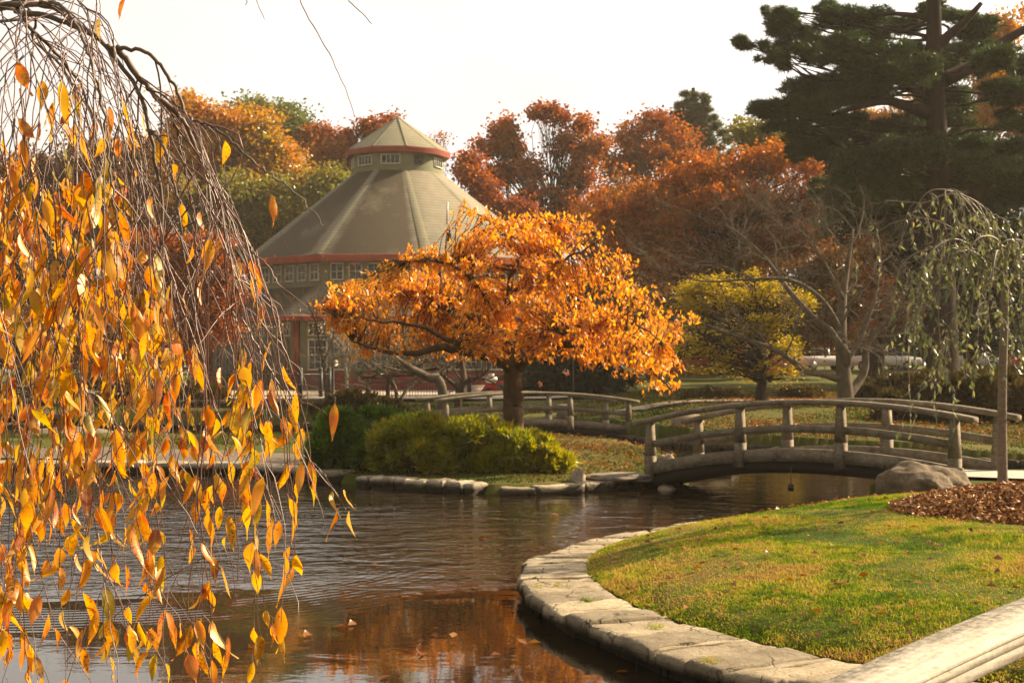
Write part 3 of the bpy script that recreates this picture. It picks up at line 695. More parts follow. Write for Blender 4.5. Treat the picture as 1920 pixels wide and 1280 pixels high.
c = bl.mix(bl.math('MULTIPLY', bl.math('MULTIPLY', al, edge.outputs[0]), bl.ramp(g2, [(.36, .95), (.62, .35)])), c, (.06,.052,.026))
M['bleached'] = bl.done(bl.bsdf(c, .8, bl.bump(f, .8, .004), .25))
mb = MB(); mb.sweep(path, prof); mb.build('handrail', M['bleached'], t)
pz = lambda s: Q0 + vd * s + np.array([0, 0, -.028 * (s - .3) ** 2])
for s in (-1.9, 2.1):
    q = pz(s) + side * .07; mb = MB(); zb = -.3 if s < 0 else .25
    mb.box(q[0] - .07, q[0] + .07, q[1] - .07, q[1] + .07, zb, q[2] - .05); mb.build('post', M['wood'], t)
mb = MB(); hd = vd.copy(); hd[2] = 0; hd /= np.linalg.norm(hd)
for k_ in range(34):
    s = -2.4 + k_ * .147; q = Q0 + hd * s + side * .2; zz = .74
    B = [q + hd * a + side * b for a, b in ((0, 0), (.138, 0), (.138, 1.3), (0, 1.3))]
    B = [np.array([b[0], b[1], zz]) for b in B]; mb.hexa(B, [b + np.array([0, 0, .045]) for b in B])
mb.build('deck', M['plank'], t)
# ------------------------------------------------------------------ the carousel pavilion
BX, BY, BZ = -7.25, 90.0, .92
pav = thing('carousel_pavilion', 'round green pavilion with stepped shingle roofs, windowed cupola and red eaves', 'pavilion', (BX, BY, BZ))
TH = [math.radians(14.1 + 36 * k) for k in range(10)]
def ring(R, z): return np.array([(R * math.sin(a), -R * math.cos(a), z - BZ) for a in TH])
def frustum(mb, R0, z0, R1, z1):
    a, b = ring(R0, z0), ring(R1, z1); n = 10
    mb.add(np.concatenate([a, b]), [[i, (i + 1) % n, n + (i + 1) % n, n + i] for i in range(n)])
def disc(mb, R, z, up=True):
    a = ring(R, z); mb.add(np.concatenate([a, [[0, 0, z - BZ]]]), (), [[i, (i + 1) % 10, 10] if up else [(i + 1) % 10, i, 10] for i in range(10)])
# siding: olive boards
k = NT('olive_siding'); v = k.coord('Object'); f = k.noise(v, 1.2, 5, .6)
c = k.ramp(f, [(.3, (.15,.155,.095)), (.7, (.22,.225,.145))])
M['siding'] = k.done(k.bsdf(c, .8, k.bump(k.noise(k.coord('Object', (6, 6, .1)), 4, 2), .2, .03), .25))
# shingle roof, darkened by algae on the shaded facets
def roofmat(name, lo, hi, stain):
    k = NT(name); v = k.coord('Object'); sx = k.n('ShaderNodeSeparateXYZ'); k.l(v, sx.inputs[0])
    rows = k.math('FRACT', k.math('MULTIPLY', sx.outputs[2], 5.2)); f = k.noise(v, 1.4, 6, .65); g = k.noise(k.coord('Object', (3, 3, 7)), 3, 4, .7)
    c = k.ramp(k.math('ADD', k.math('MULTIPLY', f, .5), k.math('MULTIPLY', g, .5)), [(.34, lo), (.66, hi)])
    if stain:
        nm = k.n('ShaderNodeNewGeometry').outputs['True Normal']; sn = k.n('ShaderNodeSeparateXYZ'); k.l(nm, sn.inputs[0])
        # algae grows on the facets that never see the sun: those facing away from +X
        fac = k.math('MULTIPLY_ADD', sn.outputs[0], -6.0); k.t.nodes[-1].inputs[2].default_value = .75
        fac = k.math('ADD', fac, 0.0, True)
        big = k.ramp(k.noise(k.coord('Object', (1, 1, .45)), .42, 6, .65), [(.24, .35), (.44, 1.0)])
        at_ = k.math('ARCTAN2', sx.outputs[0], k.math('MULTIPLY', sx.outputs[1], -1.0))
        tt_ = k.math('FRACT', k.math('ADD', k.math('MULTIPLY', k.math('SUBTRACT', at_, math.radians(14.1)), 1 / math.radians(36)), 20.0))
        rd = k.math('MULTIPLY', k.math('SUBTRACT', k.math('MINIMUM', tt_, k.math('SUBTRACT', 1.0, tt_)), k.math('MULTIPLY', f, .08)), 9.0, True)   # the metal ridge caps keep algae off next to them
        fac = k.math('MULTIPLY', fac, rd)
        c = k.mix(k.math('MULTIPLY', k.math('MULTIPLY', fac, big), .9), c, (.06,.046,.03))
    c = k.mix(k.math('MULTIPLY', k.math('LESS_THAN', rows, .22), .3), c, (.04,.035,.025))
    h = k.math('ADD', k.math('MULTIPLY', rows, .6), k.math('MULTIPLY', g, .7))
    return k.done(k.bsdf(c, .9, k.bump(h, .5, .03), .15))
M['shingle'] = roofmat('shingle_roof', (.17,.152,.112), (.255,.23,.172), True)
M['shingle_clean'] = roofmat('pale_shingle', (.175,.165,.11), (.25,.235,.165), False)
M['redtrim'] = surf('red_trim', [(.2,.045,.03),(.27,.065,.045),(.32,.09,.06)], 2, .6, .1)
M['redbrick'] = surf('red_base', [(.16,.03,.02),(.22,.045,.03),(.26,.06,.04)], 4, .8, .3)
M['cream'] = surf('cream_paint', [(.55,.52,.4),(.66,.62,.48)], 6, .5, .05)
k = NT('window_glass'); f = k.noise(k.coord('Object'), 1.5, 3)
x = k.bsdf(k.ramp(f, [(.3, (.008,.008,.006)), (.7, (.03,.027,.02))]), .06, None, .6); M['glass'] = k.done(x)
k = NT('lamp_lit_glass'); v = k.coord('Object'); vo = k.n('ShaderNodeTexVoronoi'); k.l(v, vo.inputs['Vector']); vo.inputs['Scale'].default_value = 5.5
bul = k.math('LESS_THAN', vo.outputs['Distance'], .17)
x = k.bsdf((.02,.016,.01), .08, None, .5); x.inputs['Emission Color'].default_value = (1, .5, .15, 1); k.l(k.math('MULTIPLY', bul, 1.1), x.inputs['Emission Strength'])
M['litglass'] = k.done(x)
mb = MB(); frustum(mb, 12.3, .7, 12.3, 4.95); mb.build('lower_wall', M['siding'], pav, local=True)
mb = MB(); frustum(mb, 12.42, .6, 12.42, 2.0); a = ring(12.42, 2.0); frustum(mb, 12.42, 2.0, 12.3, 2.04); mb.build('base_wall', M['redbrick'], pav, local=True)
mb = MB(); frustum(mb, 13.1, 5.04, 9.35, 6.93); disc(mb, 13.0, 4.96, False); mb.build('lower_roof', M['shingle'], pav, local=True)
mb = MB(); frustum(mb, 13.0, 4.80, 13.14, 4.80); frustum(mb, 13.14, 4.80, 13.16, 5.05); frustum(mb, 13.16, 5.05, 13.05, 5.09); mb.build('lower_eave', M['redtrim'], pav, local=True)
mb = MB(); frustum(mb, 9.4, 6.5, 9.4, 8.7); mb.build('upper_wall', M['siding'], pav, local=True)
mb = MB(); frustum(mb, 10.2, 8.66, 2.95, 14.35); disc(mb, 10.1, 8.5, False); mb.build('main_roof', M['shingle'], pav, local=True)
mb = MB(); frustum(mb, 10.0, 8.26, 10.2, 8.26); frustum(mb, 10.2, 8.26, 10.26, 8.62); frustum(mb, 10.26, 8.62, 10.1, 8.7); mb.build('upper_eave', M['redtrim'], pav, local=True)
mb = MB(); frustum(mb, 2.95, 14.1, 2.95, 15.6); mb.build('cupola_wall', M['siding'], pav, local=True)
mb = MB(); frustum(mb, 3.35, 15.78, .06, 18.05); disc(mb, 3.3, 15.45, False); mb.build('cupola_roof', M['shingle_clean'], pav, local=True)
mb = MB(); frustum(mb, 3.25, 15.42, 3.34, 15.42); frustum(mb, 3.34, 15.42, 3.4, 15.72); frustum(mb, 3.4, 15.72, 3.3, 15.8); mb.build('cupola_eave', M['redtrim'], pav, local=True)
def ridges(name, R0, z0, R1, z1, w):
    for a in TH:
        mb = MB(); d = np.array([math.sin(a), -math.cos(a), 0]); s = np.array([math.cos(a), math.sin(a), 0])
        p0 = d * R0 + np.array([0, 0, z0 - BZ]); p1 = d * R1 + np.array([0, 0, z1 - BZ]); u = np.array([0, 0, .035]); dn = np.array([0, 0, -.05])
        wl = w; w2 = w * .55
        mb.add([p0 + s * wl + dn, p0 + u, p0 - s * wl + dn, p1 + s * w2 + dn, p1 + u, p1 - s * w2 + dn], [[0, 3, 4, 1], [1, 4, 5, 2]])
        mb.build('ridge_cap', M['shingle_clean'], pav, local=True)
ridges('main_ridge_caps', 10.2, 8.67, 2.98, 14.33, .30); ridges('lower_ridge_caps', 13.1, 5.05, 9.4, 6.92, .26); ridges('cupola_ridge_caps', 3.35, 15.79, .1, 18.03, .09)
mb = MB()
for a in TH:
    d = np.array([math.sin(a), -math.cos(a)]); q = d * 12.42
    mb2 = MB(); ca, sa = math.cos(a), math.sin(a); Mt = Matrix.Translation((q[0], q[1], 0)) @ Matrix.Rotation(a, 4, 'Z')
    mb2.box(-.14, .14, -.12, .1, 2.04 - BZ, 4.79 - BZ, Mt); mb2.build('corner_column', M['redtrim'], pav, local=True)
def window_mesh(name, w, h, nc, nr, fw=.075, mun=.022):
    mb = MB(); a, b = w / 2, h / 2
    mb.box(-a, a, -.06, .0, b - fw, b); mb.box(-a, a, -.075, .0, -b, -b + fw)
    mb.box(-a, -a + fw, -.058, .0, -b + fw, b - fw); mb.box(a - fw, a, -.058, .0, -b + fw, b - fw)
    iw, ih = w - 2 * fw, h - 2 * fw
    for i in range(1, nc): x = -a + fw + iw * i / nc; mb.box(x - mun, x + mun, -.046, -.02, -b + fw, b - fw)
    for j in range(1, nr): z = -b + fw + ih * j / nr; mb.box(-a + fw, a - fw, -.044, -.021, z - mun, z + mun)
    V = np.concatenate(mb.v); fm = mesh_data(name, V, np.concatenate(mb.q), [])
    fm.materials.append(M['cream'])
    pm = MB(); pm.add([(-a + .03, -.022, -b + .03), (a - .03, -.022, -b + .03), (a - .03, -.022, b - .03), (-a + .03, -.022, b - .03)], [[0, 1, 2, 3]])
    pmm = mesh_data(name + '_pane', pm.v[0], pm.q[0], [])
    return fm, pmm
def put_window(fm, pm, R, thm, u, z, glass):
    ap = R * math.cos(math.radians(18)) + .004
    o = link('window', fm, None, pav); o.location = (ap * math.sin(thm) + u * math.cos(thm), -ap * math.cos(thm) + u * math.sin(thm), z - BZ); o.rotation_euler = (0, 0, thm)
    p_ = link('pane', pm, glass, o)
FM = [math.radians(14.1 - 18 + 36 * k) for k in (-3, -2, -1, 0, 1, 2)]
w1 = window_mesh('upper_window', .78, 1.0, 2, 2); w2 = window_mesh('tall_window', 1.12, 1.75, 3, 4, .09, .018); w3 = window_mesh('transom_window', 1.12, .78, 4, 2, .08, .018)
w4 = window_mesh('cupola_window', 1.2, .62, 4, 1, .06, .018); w5 = window_mesh('wide_transom', 2.05, .78, 8, 2, .08, .018)
for thm in FM:
    for i in range(5): put_window(*w1, 9.4, thm, (i - 2) * 1.07, 7.72, M['glass'])
    door = abs(thm - math.radians(-39.9)) < .01
    if door:
        for u in (-2.2, 0, 2.2): put_window(*w5, 12.3, thm, u, 4.36, M['litglass'])
    else:
        for i in range(5):
            put_window(*w3, 12.3, thm, (i - 2) * 1.34, 4.36, M['litglass']); put_window(*w2, 12.3, thm, (i - 2) * 1.34, 2.95, M['glass'])
    if abs(thm - math.radians(32.1)) > .01: put_window(*w4, 2.95, thm, 0, 15.02, M['glass'])
# doors of the dark entrance facets
dm = MB(); dm.box(-.95, .95, -.06, 0, -1.42, -1.2); dm.box(-.95, -.8, -.06, 0, -1.2, 1.42); dm.box(.8, .95, -.06, 0, -1.2, 1.42); dm.box(-.8, .8, -.058, 0, 1.27, 1.42); dm.box(-.07, .07, -.058, 0, -1.2, 1.27)
for s in (-1, 1): dm.box(s * .435 - .3, s * .435 + .3, -.05, -.02, -.3, -.2)
dme = mesh_data('entrance_door', np.concatenate(dm.v), np.concatenate(dm.q), []); dme.materials.append(M['siding'])
pme = mesh_data('door_pane', [(-.85, -.025, -1.25), (.85, -.025, -1.25), (.85, -.025, 1.32), (-.85, -.025, 1.32)], [[0, 1, 2, 3]], [])
for u in (-2.2, 0, 2.2):
    thm = math.radians(-39.9); R = 12.44; ap = R * math.cos(math.radians(18)) + .006
    o = link('door', dme, None, pav); o.location = (ap * math.sin(thm) + u * math.cos(thm), -ap * math.cos(thm) + u * math.sin(thm), 2.38 - BZ); o.rotation_euler = (0, 0, thm)
    link('pane', pme, M['glass'], o)
# vent louvre in the sunny cupola facet and a mast with two aerials
thm = math.radians(32.1); ap = 2.95 * math.cos(math.radians(18)) + .004
mb = MB(); mb.box(-.38, .38, -.16, 0, -.32, .32)
for z in (-.2, 0, .2): mb.hexa([(-.3,-.26,z-.07),(.3,-.26,z-.07),(.3,-.16,z+.03),(-.3,-.16,z+.03)], [(-.3,-.26,z-.04),(.3,-.26,z-.04),(.3,-.16,z+.06),(-.3,-.16,z+.06)])
o = mb.build('vent_louvre', surf('vent_metal', [(.05,.05,.045),(.16,.15,.13)], 4, .5), pav, local=True); o.location = (ap * math.sin(thm), -ap * math.cos(thm), 15.02 - BZ); o.rotation_euler = (0, 0, thm); o.scale = (.75, .75, .75)
mast = MB(); d = np.array([math.sin(math.radians(20.2)), -math.cos(math.radians(20.2))]) * 10.15
zt = lambda y: 2.2 + (690 - y) * 80.3 / 2667 - BZ
mast.tube([(d[0], d[1], zt(500)), (d[0] + .06, d[1], zt(430))], [.045, .04], 8); mo = mast.build('aerial_mast', surf('grey_steel', [(.12,.12,.11),(.2,.2,.19)], 5, .45, .1, None, (1,1,1), .5, .01, 3, .6), pav, local=True)
mb = MB(); mb.tube([(d[0] + .06, d[1], zt(420)), (d[0] + .1, d[1], zt(378))], [.06, .05], 10); mb.build('whip_aerial', surf('white_plastic', [(.55,.53,.48),(.62,.6,.55)], 4, .4), mo, local=True)
mb = MB(); mb.tube([(d[0] + .2, d[1], zt(452)), (d[0] + .2, d[1], zt(426))], [.12, .12], 10); mb.tube([(d[0] + .06, d[1], zt(449)), (d[0] + .2, d[1], zt(449))], [.03, .03], 6); mb.build('canister_aerial', M['iron'], mo, local=True)

# ------------------------------------------------------------------ red outbuilding beyond the yellow tree
M['salmon'] = surf('salmon_boards', [(.34,.07,.045),(.44,.1,.065),(.48,.13,.085)], 3, .8, .3, None, (1, 1, 8))
M['slate'] = surf('grey_roof', [(.1,.09,.08),(.16,.15,.13)], 4, .8)
def P2(px, d, z): return np.array([(px - 960) / F * d, d, z])
t = thing('red_shed', 'long low red boarded shed half hidden by the yellow leaved tree', 'shed', (15, 84, 1.8))
x0, x1 = P2(1262, 84, 0)[0], P2(1492, 84, 0)[0]
mb = MB(); mb.box(x0, x1, 84, 90, 1.5, 4.2); mb.build('wall', M['salmon'], t)
mb = MB(); mb.hexa([(x0 - .3, 83.6, 4.2), (x1 + .3, 83.6, 4.2), (x1 + .3, 90.4, 4.2), (x0 - .3, 90.4, 4.2)], [(x0 - .3, 86.8, 5.5), (x1 + .3, 86.8, 5.5), (x1 + .3, 87.2, 5.5), (x0 - .3, 87.2, 5.5)]); mb.build('roof', M['slate'], t)
mb = MB(); a, b = P2(1330, 83.9, 0)[0], P2(1376, 83.9, 0)[0]
mb.box(a, b, 83.9, 83.99, 1.6, 3.3)
for q in np.linspace(a, b, 7)[1:-1]: mb.box(q - .04, q + .04, 83.86, 83.9, 1.6, 3.3)
mb.build('slatted_door', surf('grey_boards', [(.05,.045,.04),(.1,.09,.08)], 3, .8), t)
mb = MB(); a, b = P2(1398, 83.9, 0)[0], P2(1440, 83.9, 0)[0]
mb.box(a, b, 83.93, 83.99, 3.3, 3.45); mb.box(a, b, 83.93, 83.99, 2.2, 2.3); mb.box(a, a + .12, 83.93, 83.99, 2.3, 3.3); mb.box(b - .12, b, 83.93, 83.99, 2.3, 3.3)
wf = mb.build('window', M['cream'], t); mb = MB(); mb.add([(a + .1, 83.97, 2.28), (b - .1, 83.97, 2.28), (b - .1, 83.97, 3.32), (a + .1, 83.97, 3.32)], [[0, 1, 2, 3]]); mb.build('pane', M['glass'], wf)

# ------------------------------------------------------------------ fence, terrace wall and lamp by the pavilion
def iron_fence(label, pts, zb, h, post_every=2.6):
    pts = [np.array(p, float) for p in pts]
    t = thing('iron_fence', label, 'fence', (*pts[0][:2], zb))
    pk = MB(); rl = MB(); post = []
    for a, b in zip(pts[:-1], pts[1:]):
        L = np.linalg.norm(b - a); d = (b - a) / L
        for zz in (zb + .12, zb + h - .08): rl.tube([(*a, zz), (*b, zz)], [.025, .025], 5)
        for s in np.arange(.13, L, .13):
            q = a + d * s; pk.tube([(*q, zb + .04), (*q, zb + h)], [.011, .011], 4, False)
        post += [a + d * s for s in np.arange(0, L - .4, post_every)]
    post.append(pts[-1])
    rl.build('rail', M['iron'], t); pk.build('picket', M['iron'], t, kind='stuff')
    for q in post:
        mb = MB(); mb.box(q[0] - .085, q[0] + .085, q[1] - .085, q[1] + .085, zb - .1, zb + h + .1); mb.lathe([(.11, zb + h + .1), (.11, zb + h + .14), (.04, zb + h + .2), (0.0, zb + h + .22)], 8, (q[0], q[1])); mb.build('post', M['iron'], t)
iron_fence('black iron railing with square posts on the terrace before the pavilion doors', [P2(330, 56.8, 0)[:2], P2(563, 56.8, 0)[:2], P2(617, 60.5, 0)[:2]], .98, 1.05)
iron_fence('low faint wire railing along the paving behind the gnarled trees', [P2(690, 58, 0)[:2], P2(880, 60, 0)[:2]], .95, .75, 4.0)
mb = MB(); r = np.random.default_rng(77)
xa, xb = P2(330, 54.2, 0)[0], P2(606, 54.2, 0)[0]
for row in range(6):
    x = xa - r.uniform(0, .3); z0 = -.3 + row * .215
    while x < xb:
        w = r.uniform(.35, .75); mb.box(x + .01, min(x + w - .01, xb), 54.0 + r.uniform(-.03, .03), 54.7, z0 + .005, z0 + .205); x += w
tag(mb.build('terrace_wall', M['stone_far']), 'low coursed stone wall holding up the terrace below the black railing', 'wall')
mb = MB(); mb.box(P2(862, 66, 0)[0], P2(915, 66, 0)[0], 66, 66.3, .8, 1.32); mb.box(P2(860, 66, 0)[0], P2(917, 66, 0)[0], 65.95, 66.35, 1.32, 1.4)
tag(mb.build('low_wall', M['concrete']), 'short pale low wall beside the red cart', 'wall')
c = P2(624, 58.4, 0)
t = thing('lamp_post', 'black lamp post with one small lit globe by the railing', 'street lamp', (c[0], c[1], .95))
mb = MB(); mb.lathe([(.0, .9), (.16, .9), (.16, 1.1), (.1, 1.2), (.065, 1.3), (.055, 3.2), (.05, 3.3), (0, 3.32)], 12, (c[0], c[1])); mb.build('pole', M['iron'], t)
mb = MB(); mb.tube([(c[0], c[1], 2.75), (c[0] + .08, c[1], 2.72), (c[0] + .13, c[1], 2.6), (c[0] + .13, c[1], 2.55)], [.02] * 4, 6); mb.build('arm', M['iron'], t)
mb = MB(); mb.lathe([(.001, 2.28), (.05, 2.3), (.08, 2.35), (.085, 2.4), (.07, 2.47), (.04, 2.52), (.03, 2.56)], 14, (c[0] + .13, c[1]))
k = NT('lit_globe'); x = k.bsdf((.8,.7,.5), .4); x.inputs['Emission Color'].default_value = (1, .72, .4, 1); x.inputs['Emission Strength'].default_value = .35; mb.build('globe', k.done(x), t, smooth=True)

# red cart with a white bag, sign post, marker block, bin
t = thing('red_cart', 'red open cart with dark bays and a white bag behind the cherry trunk', 'cart', (P2(930, 64, 0)[0], 64, .95))
M['redpaint'] = surf('red_paint', [(.3,.01,.012),(.38,.018,.018)], 3, .35, .03)
a, b = P2(900, 64, 0)[0], P2(968, 64, 0)[0]
mb = MB(); mb.hexa([(a, 64, 1.1), (b, 64, 1.1), (b, 65.2, 1.1), (a, 65.2, 1.1)], [(a + .35, 64, 1.62), (b, 64, 1.62), (b, 65.2, 1.62), (a + .35, 65.2, 1.62)])
mb.box(b - 1.0, b, 64.02, 65.18, 1.625, 1.98)
mb.build('body', M['redpaint'], t)
mb = MB(); mb.box(b - .9, b - .1, 63.96, 64.0, 1.68, 1.9); mb.box(b - .85, b - .1, 63.96, 63.995, 1.2, 1.5); mb.build('dark_bay', M['iron'], t)
for xx in (a + .35, b - .35):
    mb = MB(); mb.tube([(xx, 63.9, 1.12), (xx, 64.06, 1.12)], [.2, .2], 16); mb.build('wheel', M['iron'], t)
bm = MB(); cc = P2(921, 63.8, 1.72); bm.lathe([(.0, cc[2] - .2), (.2, cc[2] - .17), (.3, cc[2] - .05), (.26, cc[2] + .08), (.12, cc[2] + .16), (.15, cc[2] + .24), (0, cc[2] + .22)], 12, (cc[0], cc[1]))
tag(bm.build('white_bag', surf('white_cloth', [(.4,.4,.4),(.6,.58,.55)], 5, .8, .6), smooth=True), 'crumpled white bag slung on the red cart', 'bag')
mb = MB(); c = P2(1075, 56, 0); mb.tube([(c[0], 56, 1.0), (c[0], 56, 3.0)], [.03, .03], 6)
t = tag(mb.build('sign_pole', M['bark_grey']), 'thin grey pole rising behind the low bridge under the orange crown', 'pole')
mb = MB(); c = P2(1058, 46.5, 0); mb.hexa([(c[0] - .26, 46.3, .4), (c[0] + .26, 46.3, .4), (c[0] + .26, 46.7, .4), (c[0] - .26, 46.7, .4)], [(c[0] - .22, 46.34, .98), (c[0] + .22, 46.34, .98), (c[0] + .22, 46.66, 1.02), (c[0] - .22, 46.66, 1.02)])
tag(mb.build('stone_marker', M['rock']), 'small grey stone marker seen between the posts of the low bridge', 'marker')

# ------------------------------------------------------------------ parked cars on the rise
def car(label, px, d, zb, rot, paint, group='cars parked beyond the trees', van=False):
    x = (px - 960) / F * d
    t = thing('parked_car', label, 'car', (x, d, zb), group, rot)
    Lh, hw = 2.2, .88
    top = 1.95 if van else 1.45
    body = [(-2.2,.35),(-2.22,.6),(-2.15,.82),(-1.3,.95),(1.45,.98),(2.15,.9),(2.22,.6),(2.18,.35)]
    cab = [(-1.35,.94),(-.65,top-.04),(.0,top),(.9,top-.02),(1.75,.97)] if not van else [(-1.9,.92),(-1.3,top-.05),(-.6,top),(1.9,top),(2.15,.9)]
    def ext(mb, prof, w0, w1):
        p = np.array(prof); n = len(p); mid = p[:, 1].mean()
        tp = (p[:, 1] - p[:, 1].min()) / (np.ptp(p[:, 1]) + 1e-6)
        wv = w0 + (w1 - w0) * tp
        A = np.stack([p[:, 0], -wv, p[:, 1]], -1); B = np.stack([p[:, 0], wv, p[:, 1]], -1)
        cA = A.mean(0); cB = B.mean(0)
        V = np.concatenate([A, B, [cA, cB]])
        Q = [[i, (i + 1) % n, n + (i + 1) % n, n + i] for i in range(n)]
        T = [[2 * n, (i + 1) % n, i] for i in range(n)] + [[2 * n + 1, n + i, n + (i + 1) % n] for i in range(n)]
        mb.add(V, Q, T)
    mb = MB(); ext(mb, body, hw, hw - .06); b_ = mb.build('body', paint, t, local=True)
    mb = MB(); ext(mb, cab, hw - .07, hw - .25); mb.build('cabin_glass', M['glass'], t, local=True)
    mb = MB(); cr = [(q[0] * .93, q[1]) for q in cab[1:-1]]; x0_, x1_ = cr[0][0], cr[-1][0]
    mb.box(x0_ - .02, x1_ + .05, -(hw - .26), hw - .26, top - .05, top + .025)
    for px_ in (-.1, .95):
        for s in (-1, 1): mb.hexa([(px_ - .05, s * (hw - .05), .96), (px_ + .05, s * (hw - .05), .96), (px_ + .05, s * (hw - .09), .96), (px_ - .05, s * (hw - .09), .96)], [(px_ - .05, s * (hw - .235), top - .03), (px_ + .05, s * (hw - .235), top - .03), (px_ + .05, s * (hw - .27), top - .03), (px_ - .05, s * (hw - .27), top - .03)])
    mb.build('roof', paint, t, local=True)
    for wx in (-1.38, 1.36):
        for s in (-1, 1):
            mb = MB(); mb.tube([(wx, s * (hw - .16), .33), (wx, s * (hw + .02), .33)], [.33, .33], 18); w = mb.build('wheel', M['iron'], t, local=True)
            mb = MB(); mb.tube([(wx, s * (hw + .02), .33), (wx, s * (hw + .03), .33)], [.2, .18], 12); mb.build('rim', M['steel'], w, local=True)
    for s in (-1, 1):
        mb = MB(); mb.box(-2.24, -2.12, s * .62 - .16, s * .62 + .16, .64, .78); mb.build('headlight', M['glass'], t, local=True)
    return t
M['steel'] = surf('bright_steel', [(.3,.3,.3),(.45,.45,.45)], 4, .3, .05, None, (1,1,1), .5, .01, 2, .8)
wp = surf('white_paint', [(.6,.58,.54),(.68,.66,.62)], 1, .25, .0, None, (1,1,1), .5)
rp = surf('dark_red_paint', [(.3,.015,.012),(.36,.02,.016)], 1, .25, .0, None, (1,1,1), .5)
sp = surf('silver_paint', [(.35,.34,.32),(.4,.39,.37)], 1, .3, .0, None, (1,1,1), .5)
car('white parked car seen left of the forked grey trunk', 1545, 92, 2.02, .35, wp)
car('white parked car seen right of the forked grey trunk', 1660, 90, 2.02, 2.9, wp)
car('silver parked car behind the hedge near the sapling stem', 1818, 88, 2.0, 2.8, sp)
car('red parked car at the picture edge beyond the hedge', 1905, 90, 2.03, .2, rp)
car('white parked van high beyond the tip of the orange crown', 1243, 108, 3.0, .15, wp, van=True)
# ------------------------------------------------------------------ trees
def wig(p0, p1, n, amp, r, sag=0.0):
    t = np.linspace(0, 1, n)[:, None]; p0 = np.asarray(p0, float); p1 = np.asarray(p1, float)
    L = np.linalg.norm(p1 - p0)
    j = np.cumsum(r.normal(0, 1, (n, 3)), axis=0); j = j - j[:1] * (1 - t) - j[-1:] * t
    p = p0 * (1 - t) + p1 * t + j * amp * L / np.sqrt(n)
    p[:, 2] += (sag * L * 4 * t * (1 - t))[:, 0]
    return p

def blob_pts(blobs, d, n, r, shell=.55, depth=1.0):
    """points in ellipsoids given as (px, py, rx, ry[, depth offset in m]) at distance d; more near the surface"""
    A = np.array([b[2] * b[3] for b in blobs], float); A /= A.sum()
    which = r.choice(len(blobs), n, p=A)
    u = r.normal(0, 1, (n, 3)); u /= np.linalg.norm(u, axis=1)[:, None]
    rad = r.uniform(0, 1, n) ** (1 / 3) * (1 - shell) + shell * r.uniform(.75, 1, n)
    u *= rad[:, None]
    B = np.array([(b[0], b[1], b[2], b[3], b[4] if len(b) > 4 else 0) for b in blobs], float)[which]
    sc = d / F
    cx = (B[:, 0] - 960) * sc; cz = H + (HY - B[:, 1]) * sc
    rx = B[:, 2] * sc; rz = B[:, 3] * sc
    pos = np.stack([cx + u[:, 0] * rx, d + B[:, 4] + u[:, 1] * np.minimum(rx, rz * 1.8) * depth, cz + u[:, 2] * rz], -1)
    cen = np.stack([cx, d + B[:, 4], cz], -1)
    return pos, cen, which

